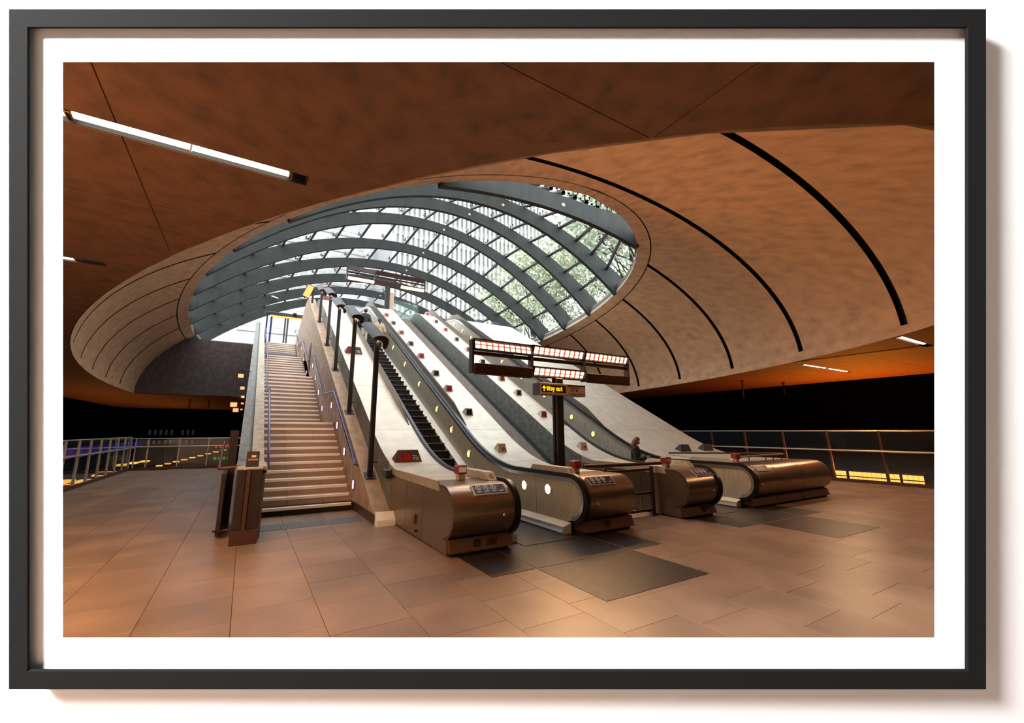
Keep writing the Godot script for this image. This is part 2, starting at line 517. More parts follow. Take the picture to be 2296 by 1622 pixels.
func floor_and_void() -> void:
	var s := st()
	box(s, Vector3(-4.15, -0.6, -23.75), Vector3(17.15, -0.012, 9.0))
	var f := obj("floor", s, M.joint, self)
	tag(f, "brown stone tile floor of the concourse below the stairs and escalators", "floor", "", "structure")
	var P := 0.685
	var cells := []
	for i in range(-6, 25):
		var shift := 0.0 if i % 2 == 0 else 0.22
		for j in range(-34, 12):
			var c := Vector3(0.05 + (i + 0.5) * P, 0, (j + 0.5) * P + shift)
			if c.z < -23.6 or c.z > 8.5 or c.x > 17.0 or c.x < -4.05: continue
			if c.x > 0.5 and c.x < 12.6 and c.z < -9.9: continue
			cells.append([c.length() if in_view(c) else 1000.0 + c.length(), c])
	cells.sort_custom(func(a, b): return a[0] < b[0])
	var tile := []
	for k in 3:
		s = st()
		bevel_box(s, Vector3(-P / 2 + 0.002, -0.03, -P / 2 + 0.002), Vector3(P / 2 - 0.002, 0, P / 2 - 0.002), 0.001)
		s.generate_normals()
		tile.append(s.commit())
	var rest := [st(), st(), st()]
	for n in cells.size():
		var c: Vector3 = cells[n][1]
		var k := rng.randi() % 3
		c.y = rng.randf() * 0.0012
		if n < 296: put("tile", tile[k], M["tile_%d" % k], f, Transform3D(Basis.IDENTITY, c))
		else: box(rest[k], c + Vector3(-P / 2 + 0.002, -0.03, -P / 2 + 0.002), c + Vector3(P / 2 - 0.002, 0, P / 2 - 0.002))
	for k in 3:
		var o := obj("far_tiles", rest[k], M["tile_%d" % k], f)
		o.set_meta("kind", "stuff")
	# metal landing plates before each escalator, dark tactile tiles before the stairs
	for r in [[3.13, -4.41, 4.74, -3.27], [2.52, -6.2, 3.12, -4.42], [3.13, -6.6, 4.73, -4.42], [4.74, -6.2, 5.36, -4.42], [7.95, -4.41, 9.46, -3.25], [7.35, -6.2, 7.94, -4.42], [7.95, -6.6, 9.46, -4.42], [9.47, -6.2, 10.2, -4.42]]:
		s = st()
		bevel_box(s, Vector3(r[0] + 0.004, -0.01, r[1] + 0.004), Vector3(r[2] - 0.004, 0.0045, r[3] - 0.004), 0.003)
		obj("landing_plate", s, M.landing_metal, f)
	for k in 5:
		s = st()
		bevel_box(s, Vector3(0.33 + k * 0.338, -0.01, -8.72), Vector3(0.33 + k * 0.338 + 0.332, 0.006, -8.22), 0.004)
		obj("tactile_tile", s, M.tactile, f)
	# the hall that the concourse bridges
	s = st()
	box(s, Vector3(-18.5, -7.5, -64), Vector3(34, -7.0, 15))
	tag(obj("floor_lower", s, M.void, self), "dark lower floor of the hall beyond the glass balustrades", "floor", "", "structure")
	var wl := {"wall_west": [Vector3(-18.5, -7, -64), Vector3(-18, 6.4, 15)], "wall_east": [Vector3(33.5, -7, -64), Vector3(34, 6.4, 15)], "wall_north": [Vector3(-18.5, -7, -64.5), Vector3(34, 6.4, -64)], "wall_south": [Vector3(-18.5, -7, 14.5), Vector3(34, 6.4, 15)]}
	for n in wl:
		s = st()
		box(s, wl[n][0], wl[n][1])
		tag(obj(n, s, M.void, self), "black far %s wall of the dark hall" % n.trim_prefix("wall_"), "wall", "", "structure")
	# blue band on the left, lamps far below seen through the glass
	s = st()
	box(s, Vector3(-9.2, 0.0, -56), Vector3(-9.0, 0.62, -12))
	tag(obj("blue_light_band", s, M.blue_strip, self), "long blue glowing band beyond the left glass balustrade", "light band")
	s = st()
	bevel_box(s, Vector3(-0.3, -0.05, -0.75), Vector3(0.3, 0.05, 0.75), 0.01)
	s.generate_normals()
	var lm := s.commit()
	var spots := [[-8.0, -1.0, -31.6], [-8.0, -1.3, -35.0], [-8.0, -1.22, -38.5], [-8.0, -0.95, -44], [-8.0, -1.05, -48], [-8.0, -1.2, -53]]
	for p in spots:
		tag(put("hall_lamp", lm, M.yellow_box, self, Transform3D(Basis.IDENTITY, Vector3(p[0], p[1], p[2]))), "small yellow lamp below the blue band beyond the left balustrade, %s along the row" % ["first", "second", "third", "fourth", "fifth", "sixth"][spots.find(p)], "lamp", "yellow lamps of the lower hall")
	for k in 9:
		var a := k / 8.0
		tag(put("hall_lamp", lm, M.deep_orange if k % 2 else M.yellow_box, self, Transform3D(Basis.IDENTITY.scaled(Vector3(0.7, 0.8, 0.4)), Vector3(lerpf(-6.2, -1.6, a), lerpf(-1.35, -0.1, a), -48.0))), "small orange lamp, %s from the left in the sloping row beyond the far balustrade" % ["first", "second", "third", "fourth", "fifth", "sixth", "seventh", "eighth", "ninth"][k], "lamp", "orange lamps in a sloping row")
	var up := Basis(Vector3.RIGHT, PI / 2)
	for p in [[-7.6, -1.0, -30.0], [-7.6, -1.0, -38.0], [-5.0, -1.2, -44.0]]:
		var ul := thing("uplight", "uplight lamp below the floor edge that lights the far left soffit, %s" % ("nearest" if p[2] > -31.0 else ("middle" if p[2] > -40.0 else "farthest")), "lamp", Vector3(p[0], p[1], p[2]), 0.0, "uplights of the lower hall")
		s = st()
		bevel_box(s, Vector3(-0.5, -0.2, -0.3), Vector3(0.5, -0.02, 0.3), 0.02)
		obj("housing", s, M.post, ul)
		s = st()
		box(s, Vector3(-0.45, -0.02, -0.25), Vector3(0.45, -0.01, 0.25))
		obj("lens", s, M.deep_orange, ul)
		area(ul, Transform3D(up, Vector3.ZERO), Vector2(0.9, 0.5), Color(1.0, 0.58, 0.22), 9.0)
	for k in 2:
		s = st()
		for j in 5: cbox(s, Vector3(j * 0.34, 0, 0), Vector3(0.2, 0.22, 0.05))
		tag(obj("indicator", s, [M.red_led, M.green_led][k], self, Transform3D(Basis.IDENTITY.scaled(Vector3.ONE * 1.39), Vector3(-2.92, [-0.23, -1.66][k], -63.9))), ["dim red lit letters in the dark hall", "dim green lit letters in the dark hall"][k], "indicator")
	s = st()
	for j in 9:
		if j != 5:
			cbox(s, Vector3(j * 0.42, 0, 0), Vector3(0.18, 0.5, 0.05))
			cbox(s, Vector3(j * 0.42, -0.9, 0), Vector3(0.18, 0.35, 0.05))
	tag(obj("lit_panes", s, M.pale_window, self, Transform3D(Basis.IDENTITY.scaled(Vector3.ONE * 1.23), Vector3(-9.6, 1.48, -63.9))), "two faint rows of pale lit panes in the dark hall", "panes")

# ---------------------------------------------------------------- concrete soffit, the curved shell and the street slab
func wE(z: float) -> float:
	return 11.6 * sqrt(maxf(0.0, 1.0 - pow((z + 27.0) / 27.0, 2)))

func wR(z: float) -> float:
	return 9.3 * sqrt(maxf(0.0, 1.0 - pow((z + 28.0) / 21.3, 2)))

const SOFFIT := 3.6
const RIM := 7.0
func shell_point(z: float, a: float, out := 0.0) -> Vector3:   # a: 0 at the right foot .. 1 at the rim (or crown); negative for the left
	var e := wE(z)
	var r := wR(z)
	var t1 := PI / 2
	var A := 0.0
	if z < -6.7 and r > 0.0:
		t1 = acos(clampf(r / e, 0.0, 1.0))
		A = (RIM - SOFFIT) / sin(t1)
	else:
		A = (RIM - SOFFIT) * sqrt(maxf(0.0, 1.0 - pow((z + 27.0) / 27.0, 2))) / 0.6595
	var t := t1 * absf(a)
	return Vector3(XC + (e + out) * cos(t) * (1.0 if a >= 0.0 else -1.0), SOFFIT + (A + out) * sin(t), z)

func ell(cx: float, cz: float, a: float, b: float, z_min: float, n := 96) -> PackedVector2Array:
	var p := PackedVector2Array()
	for k in n:
		p.append(Vector2(cx + a * sin(TAU * k / n), cz + b * cos(TAU * k / n)))
	var cut := Geometry2D.intersect_polygons(p, PackedVector2Array([Vector2(-90, z_min), Vector2(90, z_min), Vector2(90, 30), Vector2(-90, 30)]))
	return cut[0]

func roof_shell() -> void:
	var s := st()
	var back := st()
	var hole := ell(XC, -27.0, 11.612, 27.02, -29.0, 420)
	var u := Vector2(0.861, 0.508)          # to the right of the view, in (x, z)
	var fw := Vector2(0.508, -0.861)
	var room := PackedVector2Array([fw * 1.72 - u * 7.4, fw * 1.72 + u * 4.6, fw * -9.0 + u * 4.6, fw * -9.0 - u * 7.4])
	var base := Node3D.new()
	base.name = "ceiling_concrete"
	add_child(base)
	tag(base, "dark brown concrete soffit over the concourse, cut by the great curved opening", "ceiling", "", "structure")
	var xs := []
	for i in range(-4, 8): xs.append(-0.93 + 3.17 * i)
	var zs := []
	for j in range(-16, 4): zs.append(-1.7 + 2.86 * j)
	for i in xs.size() - 1:
		for j in zs.size() - 1:
			var g := 0.004
			var x0 := maxf(xs[i], -9.2) + g
			var x1 := minf(xs[i + 1], 20.3) - g
			if x1 - x0 < 0.1: continue
			var cell := PackedVector2Array([Vector2(x0, zs[j] + g), Vector2(x1, zs[j] + g), Vector2(x1, zs[j + 1] - g), Vector2(x0, zs[j + 1] - g)])
			for piece in Geometry2D.clip_polygons(cell, hole):
				for bit in Geometry2D.clip_polygons(piece, room):
					if Geometry2D.is_polygon_clockwise(bit): continue
					for slot in strip_slots(bit):
						s = st()
						slab(s, slot, SOFFIT, SOFFIT + 0.08)
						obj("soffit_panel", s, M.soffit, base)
	# slab above the panels (closes joints and lamp slots)
	for half in [[-10.0, XC], [XC, 20.35]]:
		var r := PackedVector2Array([Vector2(half[0], -46), Vector2(half[1], -46), Vector2(half[1], 8), Vector2(half[0], 8)])
		for piece in Geometry2D.clip_polygons(r, ell(XC, -27.0, 11.75, 27.15, -29.1)):
			for bit in Geometry2D.clip_polygons(piece, room): slab(back, bit, SOFFIT + 0.2, SOFFIT + 0.3)
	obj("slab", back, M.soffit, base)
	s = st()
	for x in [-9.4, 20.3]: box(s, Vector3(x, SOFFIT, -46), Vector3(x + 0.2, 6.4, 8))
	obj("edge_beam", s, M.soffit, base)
	# the curved shell: panels between dark grooves, a foot band and a rim band
	var shell := Node3D.new()
	shell.name = "ceiling_shell"
	add_child(shell)
	tag(shell, "pale brown curved concrete shell with dark grooves rising from the soffit to the glass roof", "ceiling", "", "structure")
	var gz := [-0.03, -3.05, -5.8, -8.6, -11.5, -14.4, -17.3, -20.2, -23.1, -26.0, -29.0]
	var gw := 0.075
	var lo := 0.05
	for k in gz.size() - 1:
		for sd in [1, -1]:
			s = st()
			shell_patch(s, gz[k] - (gw if k else 0.0), gz[k + 1] + gw, lo, -1.0, sd, true)
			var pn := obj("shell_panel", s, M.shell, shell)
			s = st()
			shell_edges(s, gz[k] - (gw if k else 0.0), gz[k + 1] + gw, lo, -1.0, sd)
			obj("groove_lining", s, M.black, pn)
	for sd in [1, -1]:
		s = st()
		for k in 40:
			shell_patch(s, -29.0 + 28.97 * k / 40.0, -29.0 + 28.97 * (k + 1) / 40.0, 0.0, lo, sd, false, 2)
		obj("foot_band", s, M.shell, shell)
		s = st()
		var beam := st()
		for k in 60:
			var za := -29.0 + 22.66 * (1.0 - pow(1.0 - k / 60.0, 1.9))
			var zb := -29.0 + 22.66 * (1.0 - pow(1.0 - (k + 1) / 60.0, 1.9))
			shell_patch(s, za, zb, -2.0, 1.0, sd, false, 2)
			var a := shell_point(za, 1.0 * sd)
			var b := shell_point(zb, 1.0 * sd)
			if zb < -6.75: q(beam, a, b, b + Vector3(0.16 * sd, 0.40, 0), a + Vector3(0.16 * sd, 0.40, 0))
		obj("rim_band", s, M.shell, shell)
		obj("ring_beam", beam, M.pale_concrete, shell)
		s = st()
		for k in 40:
			shell_patch(s, -29.0 + 28.97 * k / 40.0, -29.0 + 28.97 * (k + 1) / 40.0, 0.0, 1.0, sd, false, 10, 0.14)
		obj("backing", s, M.black, shell)
	# front wall of the street level beside the stairs
	s = st()
	box(s, Vector3(-5.25, 3.6, -29.3), Vector3(0.2, 6.76, -28.96))
	tag(obj("wall_far", s, M.dark_concrete, self), "dark board-marked concrete wall to the left of the stairs", "wall", "", "structure")
	s = st()
	box(s, Vector3(12.8, 3.6, -29.3), Vector3(17.85, 6.72, -28.96))
	tag(obj("wall_far_east", s, M.dark_concrete, self), "dark concrete wall behind the wide escalator deck", "wall", "", "structure")
	# street slab with the opening, landing inside it
	s = st()
	var rim := ell(XC, -28.0, 9.35, 21.35, -60.0, 240)
	for half in [[-90.0, XC], [XC, 110.0]]:
		for piece in Geometry2D.clip_polygons(PackedVector2Array([Vector2(half[0], -170), Vector2(half[1], -170), Vector2(half[1], 25), Vector2(half[0], 25)]), rim):
			slab(s, piece, 7.16, 7.3)
	tag(obj("ground", s, M.street, self), "pale street level round the glass roof", "ground", "", "structure")
	s = st()
	for r in [[-4.0, -50.0, 0.38, -29.2], [0.0, -50.0, 2.3, -27.9], [2.3, -50.0, 12.8, -21.0], [12.8, -50.0, 16.5, -29.0]]:
		box(s, Vector3(r[0], 6.35, r[1]), Vector3(r[2], 6.75, r[3]))
	tag(obj("floor_upper", s, M.street, self), "upper landing at street level behind the top of stairs", "floor", "", "structure")

func strip_slots(bit: PackedVector2Array) -> Array:     # cut the lamp slots out of a soffit panel
	var out := [bit]
	for r in SLOTS:
		var next := []
		for p in out:
			var hole := PackedVector2Array([Vector2(r[0], r[2] - 0.075), Vector2(r[1], r[2] - 0.075), Vector2(r[1], r[2] + 0.075), Vector2(r[0], r[2] + 0.075)])
			var res := Geometry2D.clip_polygons(p, hole)
			var holed := false
			for x in res:
				if Geometry2D.is_polygon_clockwise(x): holed = true
			if holed:                               # the slot lies inside: split the panel along it first
				for sgn in [[-99.0, r[2]], [r[2], 99.0]]:
					for h in Geometry2D.intersect_polygons(p, PackedVector2Array([Vector2(-99, sgn[0]), Vector2(99, sgn[0]), Vector2(99, sgn[1]), Vector2(-99, sgn[1])])):
						for y in Geometry2D.clip_polygons(h, hole): next.append(y)
			else: next.append_array(res)
		out = next
	return out

func hi_at(z: float, gap := 0.0) -> float:               # where the panels stop and the rim band begins
	var x := (9.72 + gap) * sqrt(maxf(0.0, 1.0 - pow((z + 28.0) / (21.72 + gap), 2)))
	if x <= 0.0: return 1.0
	var t1 := PI / 2
	if z < -6.7: t1 = acos(clampf(wR(z) / wE(z), 0.0, 1.0))
	return clampf(acos(clampf(x / wE(z), 0.0, 1.0)) / t1, 0.0, 1.0)

func shell_patch(s: SurfaceTool, za: float, zb: float, lo: float, hi: float, sd: int, edges: bool, n := 22, out := 0.0) -> void:
	var nz := (48 if za > -6.5 and zb < -6.0 else 14) if edges else 1
	s.set_smooth_group(1)
	for i in nz:
		var z0 := lerpf(za, zb, i / float(nz))
		var z1 := lerpf(za, zb, (i + 1) / float(nz))
		for k in n:
			var p := []
			for w in [[z0, k], [z0, k + 1], [z1, k + 1], [z1, k]]:
				var h0: float = hi_at(w[0], 0.0) if hi == -1.0 else hi
				var l0: float = minf(hi_at(w[0], -0.035), 1.0) if lo == -2.0 else lo
				p.append(shell_point(w[0], maxf(lerpf(l0, h0, w[1] / float(n)), 0.00001) * sd, out))
			if sd < 0: p.reverse()
			q(s, p[0], p[1], p[2], p[3])
	s.set_smooth_group(-1)

func shell_edges(s: SurfaceTool, za: float, zb: float, lo: float, hi: float, sd: int) -> void:
	var n := 22
	for z in [za, zb]:
		for k in n:
			var a := maxf(lerpf(lo, hi_at(z), k / float(n)), 0.00001) * sd
			var b := lerpf(lo, hi_at(z), (k + 1) / float(n)) * sd
			q(s, shell_point(z, a), shell_point(z, b), shell_point(z, b, 0.13), shell_point(z, a, 0.13))
	for top in [false, true]:
		for i in 24:
			var z0 := lerpf(za, zb, i / 24.0)
			var z1 := lerpf(za, zb, (i + 1) / 24.0)
			var a0 := (hi_at(z0) if top else lo) * sd
			var a1 := (hi_at(z1) if top else lo) * sd
			q(s, shell_point(z0, a0), shell_point(z1, a1), shell_point(z1, a1, 0.13), shell_point(z0, a0, 0.13))

# ---------------------------------------------------------------- glass roof
func crown(z: float) -> float:
	var t := [[-6.7, 0.2], [-7.95, 0.25], [-8.6, 1.15], [-11.5, 2.1], [-14.35, 3.15], [-17.2, 3.75], [-20.1, 3.7], [-23.0, 3.72], [-26.0, 3.75], [-34.0, 3.9], [-50.0, 1.0]]
	for i in t.size() - 1:
		if z <= t[i][0] and z >= t[i + 1][0]:
			return lerpf(t[i][1], t[i + 1][1], (z - t[i][0]) / (t[i + 1][0] - t[i][0]))
	return 1.0

func arc(z: float, u: float, out := 0.0) -> Vector3:       # u from -1 (left foot) to 1
	var w := wR(z)
	var h := crown(z)
	var n := Vector3(2.0 * h * u / w, 1.0, 0).normalized()
	return Vector3(XC + w * u, RIM - 0.1 + (h + 0.1) * (1.0 - u * u), z) + n * out

func canopy() -> void:
	var roof := Node3D.new()
	roof.name = "window_1"
	add_child(roof)
	tag(roof, "arched glass roof on dark grey ribs above the stairs and escalators", "glass roof", "", "structure")
	var rz := []
	for k in 9: rz.append(-8.6 - 2.87 * k if k else -7.95)
	var N := 40
	for z in rz:
		var s := st()
		for f in [-0.07, 0.07]:
			for k in N:
				var u0 := lerpf(-0.995, 0.995, k / float(N))
				var u1 := lerpf(-0.995, 0.995, (k + 1) / float(N))
				var d0 := 0.46 + 0.42 * u0 * u0
				var d1 := 0.46 + 0.42 * u1 * u1
				var o := Vector3(0, 0, f)
				var p := [arc(z, u0) + o, arc(z, u1) + o, arc(z, u1, d1) + o, arc(z, u0, d0) + o]
				if f < 0: p.reverse()
				q(s, p[0], p[1], p[2], p[3])
		for k in N:
			var u0 := lerpf(-0.995, 0.995, k / float(N))
			var u1 := lerpf(-0.995, 0.995, (k + 1) / float(N))
			var o := Vector3(0, 0, 0.07)
			q(s, arc(z, u0) - o, arc(z, u1) - o, arc(z, u1) + o, arc(z, u0) + o)
			q(s, arc(z, u0, 0.46 + 0.42 * u0 * u0) + o, arc(z, u1, 0.46 + 0.42 * u1 * u1) + o, arc(z, u1, 0.46 + 0.42 * u1 * u1) - o, arc(z, u0, 0.46 + 0.42 * u0 * u0) - o)
		obj("rib", s, M.rib, roof)
	# fittings: a four-armed spider, shared
	var s0 := st()
	for a in 4:
		var d := Vector3(cos(PI / 4 + a * PI / 2), 0.0, sin(PI / 4 + a * PI / 2))
		tube(s0, [Vector3.ZERO, d * 0.09, d * 0.10 + Vector3(0, 0.06, 0)], 0.014, 5)
		lathe(s0, d * 0.10 + Vector3(0, 0.05, 0), Vector3.UP, [Vector2(0, 0), Vector2(0.03, 0), Vector2(0.03, 0.02), Vector2(0, 0.02)], 6)
	tube(s0, [Vector3(0, -0.12, 0), Vector3(0, 0.03, 0)], 0.022, 6)
	s0.generate_normals()
	var spider := s0.commit()
	var disc := st()
	lathe(disc, Vector3.ZERO, Vector3.BACK, [Vector2(0, 0.02), Vector2(0.05, 0.02), Vector2(0.055, 0.0)], 12)
	disc.generate_normals()
	var disc_mesh := disc.commit()
	for z in rz:
		put("rib_disc", disc_mesh, M.sign_face, roof, Transform3D(Basis.IDENTITY, arc(z, 0.1, 0.2) + Vector3(0, 0, 0.072)))
	var B := 16
	var count := 0
	var fits := 0
	var far_panes := st()
	var far_fits := SurfaceTool.new()
	for k in rz.size() - 1:
		var za: float = rz[k]
		var zb: float = rz[k + 1]
		for i in range(1, B):
			var u := -1.0 + 2.0 * i / B
			var s := st()
			tube(s, [arc(za, u, 0.62), arc(zb, u, 0.62)], 0.066, 8, false)
			obj("purlin", s, M.purlin, roof)
		for i in B:
			var u0 := -1.0 + 2.0 * i / B
			var u1 := -1.0 + 2.0 * (i + 1) / B
			for h in 2:
				var z0 := lerpf(za, zb, h * 0.5)
				var z1 := lerpf(za, zb, (h + 1) * 0.5)
				var c0 := lerp_arc(za, zb, h * 0.5, u0)
				var c1 := lerp_arc(za, zb, h * 0.5, u1)
				var c2 := lerp_arc(za, zb, (h + 1) * 0.5, u1)
				var c3 := lerp_arc(za, zb, (h + 1) * 0.5, u0)
				var mid := (c0 + c1 + c2 + c3) * 0.25
				var s := st()
				var e := []
				for c in [c0, c1, c2, c3]: e.append(mid + (c - mid) * 0.992)
				q(s, e[0], e[1], e[2], e[3])
				if count < 300: obj("pane", s, M.glass, roof)
				else: q(far_panes, e[0], e[1], e[2], e[3])
				count += 1
		for i in range(1, B):
			var u := -1.0 + 2.0 * i / B
			for h in 2:
				var at := Transform3D(Basis(Vector3.BACK, -atan(2.0 * crown(za) * u / wR(za))), lerp_arc(za, zb, h * 0.5 + 0.03, u) - Vector3(0, 0.10, 0)).scaled_local(Vector3.ONE * 1.25)
				if fits < 300: put("spider_fitting", spider, M.fitting, roof, at)
				else: far_fits.append_from(spider, 0, at)
				fits += 1
	obj("far_panes", far_panes, M.glass, roof).set_meta("kind", "stuff")
	put("far_fittings", far_fits.commit(), M.fitting, roof).set_meta("kind", "stuff")

func lerp_arc(za: float, zb: float, t: float, u: float) -> Vector3:
	return arc(za, u, 0.80).lerp(arc(zb, u, 0.80), t)

# ---------------------------------------------------------------- stairs
const FLIGHTS := [[-9.5, 0.0, 12, 0.1533, 0.268], [-14.75, 1.84, 12, 0.1533, 0.268], [-19.85, 3.68, 10, 0.153, 0.32], [-25.0, 5.21, 10, 0.154, 0.29]]   # z, y, risers, rise, going
func step_nose(f: int, k: int) -> Vector2:                 # (z, y) of the k-th nosing of a flight
	var F: Array = FLIGHTS[f]
	return Vector2(F[0] - k * F[4], F[1] + (k + 1) * F[3])

func stairs() -> void:
	var X0 := 0.36
	var X1 := 2.1
	var t := thing("staircase", "wide brown stone staircase of four flights with pale step edges", "staircase")
	var cuts := [X0, X0 + 0.5, X0 + 1.16, X1]
	for f in 4:
		var F: Array = FLIGHTS[f]
		for k in F[2]:
			var n := step_nose(f, k)
			var depth: float = F[4] + 0.03
			if k == F[2] - 1: depth = (n.x - FLIGHTS[f + 1][0] + 0.03) if f < 3 else 0.3
			var step := Node3D.new()
			step.name = "step"
			t.add_child(step, true)
			for c in 3:
				var s := st()
				bevel_box(s, Vector3(cuts[c] + 0.002, n.y - F[3] - 0.02, n.x - depth), Vector3(cuts[c + 1] - 0.002, n.y, n.x), 0.004)
				obj("stone", s, M.stair_stone if not (f == 0 and k == 0) else M.joint, step)
			var s2 := st()
			bevel_box(s2, Vector3(X0 + 0.005, n.y - 0.052, n.x - 0.055), Vector3(X1 - 0.06, n.y + 0.003, n.x + 0.016), 0.004)
			obj("nosing", s2, M.nosing, step)
	var s := st()
	prism_x(s, PackedVector2Array([Vector2(-9.6, -0.1), Vector2(-9.6, 0.0), Vector2(-27.9, 6.55), Vector2(-27.9, 6.2), Vector2(-10.2, -0.1)]), X0, X1)
	obj("stair_slab", s, M.dark_concrete, t)
	# left parapet with a cream inner coping and a grey outer one, and the wooden pier before it
	var top := func(z: float) -> float: return maxf(1.06, 1.02 + 0.37 * (-9.3 - z))
	var par := thing("parapet", "tall sloping concrete parapet along the left side of the stairs", "parapet")
	for part in [["wall", -0.04, 0.34, 0.06, M.grey_concrete], ["outer_coping", -0.07, 0.10, 0.0, M.grey_concrete], ["inner_coping", 0.155, 0.36, 0.0, M.pale_concrete]]:
		var zc := [-7.8, -9.4, -13.0, -17.0, -21.0, -25.0, -28.3]
		for i in zc.size() - 1:
			s = st()
			var za: float = zc[i] - (0.006 if i else 0.0)
			var zb: float = zc[i + 1] + 0.006
			var ya: float = top.call(za) - part[3]
			var yb: float = top.call(zb) - part[3]
			var lo := 0.10
			if part[0] == "wall":
				prism_x(s, PackedVector2Array([Vector2(za, 0.0 if i < 2 else ya - 1.5), Vector2(za, ya), Vector2(zb, yb), Vector2(zb, 0.0 if i < 1 else yb - 1.5)]), part[1], part[2])
			else:
				prism_x(s, PackedVector2Array([Vector2(za, ya - lo), Vector2(za, ya), Vector2(zb, yb), Vector2(zb, yb - lo)]), part[1], part[2])
			obj(part[0], s, part[4], par)
	var pier := thing("pier", "dark red-brown wooden pier with a metal foot at the bottom left of the stairs", "pier")
	s = st()
	for r in [[-0.045, 0.075], [0.135, 0.285]]: bevel_box(s, Vector3(r[0], 0.2, -7.82), Vector3(r[1], 1.05, -7.45), 0.008)
	obj("panel", s, M.pier_wood, pier)
	s = st()
	bevel_box(s, Vector3(0.078, 0.2, -7.8), Vector3(0.132, 1.05, -7.435), 0.004)
	obj("middle_strip", s, M.brown_metal, pier)
	s = st()
	bevel_box(s, Vector3(-0.055, 0.0, -7.84), Vector3(0.295, 0.2, -7.43), 0.006)
	for x in [0.0, 0.24]:
		for y in [0.06, 0.16]: lathe(s, Vector3(x, y, -7.432), Vector3.BACK, [Vector2(0.009, 0), Vector2(0.009, 0.004), Vector2(0, 0.004)], 8)
	obj("foot_plate", s, M.brown_metal, pier)
	s = st()
	bevel_box(s, Vector3(-0.05, 1.04, -7.84), Vector3(0.29, 1.075, -7.44), 0.01)
	obj("cap", s, M.pale_concrete, pier)
	# low side screen behind the pier with its bent rail
	var scr := thing("side_screen", "dark brown side screen with a bent steel rail left of the pier", "screen")
	s = st()
	bevel_box(s, Vector3(-0.25, 0.03, -8.9), Vector3(-0.19, 0.95, -8.05), 0.006)
	bevel_box(s, Vector3(-0.22, 0.03, -9.4), Vector3(-0.10, 1.62, -8.9), 0.006)
	obj("board", s, M.pier_wood, scr)
	s = st()
	tube(s, [Vector3(-0.02, 1.06, -7.9), Vector3(-0.27, 1.04, -7.95), Vector3(-0.30, 1.04, -8.0), Vector3(-0.30, 1.42, -9.2)], 0.022, 8)
	tube(s, [Vector3(-0.25, 0.12, -7.95), Vector3(-0.28, 0.12, -8.0), Vector3(-0.08, 0.14, -7.9)], 0.015, 6)
	obj("rail", s, M.brown_metal, scr)
	var sg := thing("notice_board", "small dark notice with a blue panel on top of the wooden pier", "sign", Vector3(0.14, 1.07, -7.55))
	sg.rotation.x = -0.18
	s = st()
	bevel_box(s, Vector3(-0.085, 0, -0.012), Vector3(0.085, 0.235, 0.012), 0.004)
	obj("board", s, M.fixture_brown, sg)
	for b in [[-0.06, 0.10, 0.065, 0.125, M.orange_bar], [-0.06, 0.012, 0.065, 0.096, M.navy], [-0.02, 0.145, 0.04, 0.178, M.white_face]]:
		s = st()
		box(s, Vector3(b[0], b[1], 0.01), Vector3(b[2], b[3], 0.0145))
		obj("panel", s, b[4], sg)
	for k in 4:
		s = st()
		box(s, Vector3(-0.05, 0.03 + k * 0.015, 0.014), Vector3(0.05 - 0.02 * (k % 2), 0.034 + k * 0.015, 0.0155))
		obj("line", s, M.fixture_brown, sg)
	# right stair wall: concrete, its sloping ledge, and the pale block at its foot
	var wall := Node3D.new()
	wall.name = "wall_right_stair"
	add_child(wall)
	tag(wall, "sloping brown concrete wall between the stairs and the escalators", "wall", "", "structure")
	var ledge := func(z: float) -> float: return 0.555 * (-7.62 - z)
	var zc := [-7.75, -9.2, -12.4, -15.6, -18.8, -22.4]
	for i in zc.size() - 1:
		s = st()
		var za: float = zc[i] - (0.005 if i else 0.0)
		var zb: float = zc[i + 1] + 0.005
		prism_x(s, PackedVector2Array([Vector2(za, 0.0 if i < 1 else ledge.call(za) - 2.6), Vector2(za, ledge.call(za)), Vector2(zb, ledge.call(zb)), Vector2(zb, maxf(0.0, ledge.call(zb) - 2.6))]), 2.1, 2.40)
		obj("wall_panel", s, M.tan_concrete, wall)
	s = st()
	prism_x(s, PackedVector2Array([Vector2(-22.4, 5.0), Vector2(-22.4, 8.2), Vector2(-23.4, 8.2), Vector2(-26.8, 7.2), Vector2(-27.8, 7.0), Vector2(-27.8, 4.5)]), 2.1, 2.38)
	obj("wall_panel", s, M.tan_concrete, wall)
	s = st()
	prism_x(s, PackedVector2Array([Vector2(-7.6, 0), Vector2(-7.6, 0.10), Vector2(-7.75, 0.22), Vector2(-7.75, 0)]), 2.08, 2.40)
	obj("foot_block", s, M.white_face, wall)
	s = st()
	bevel_box(s, Vector3(2.085, 0.0, -9.45), Vector3(2.1, 0.17, -7.76), 0.003)
	obj("skirting", s, M.brown_metal, wall)
	s = st()
	bevel_box(s, Vector3(2.08, 4.1, -19.95), Vector3(2.14, 5.35, -19.4), 0.01)
	obj("slot", s, M.fixture_brown, wall)
	# step lights in the wall
	var n := 0
	for p in [[-9.64, 0.49], [-10.82, 1.13], [-12.0, 1.76], [-13.13, 2.35], [-14.87, 2.34], [-16.02, 2.95], [-17.19, 3.6], [-18.31, 4.21], [-20.41, 4.17], [-22.0, 5.02], [-23.43, 5.81], [-25.22, 5.81]]:
		var l := thing("step_light", "small violet step light in the stair wall, number %s up from the floor" % ["one", "two", "three", "four", "five", "six", "seven", "eight", "nine", "ten", "eleven", "twelve"][n], "light", Vector3(2.1, p[1], p[0]), 0.0, "step lights in the stair wall")
		n += 1
		s = st()
		bevel_box(s, Vector3(-0.012, -0.105, -0.075), Vector3(0.0, 0.105, 0.075), 0.004)
		obj("bezel", s, M.brown_metal, l)
		s = st()
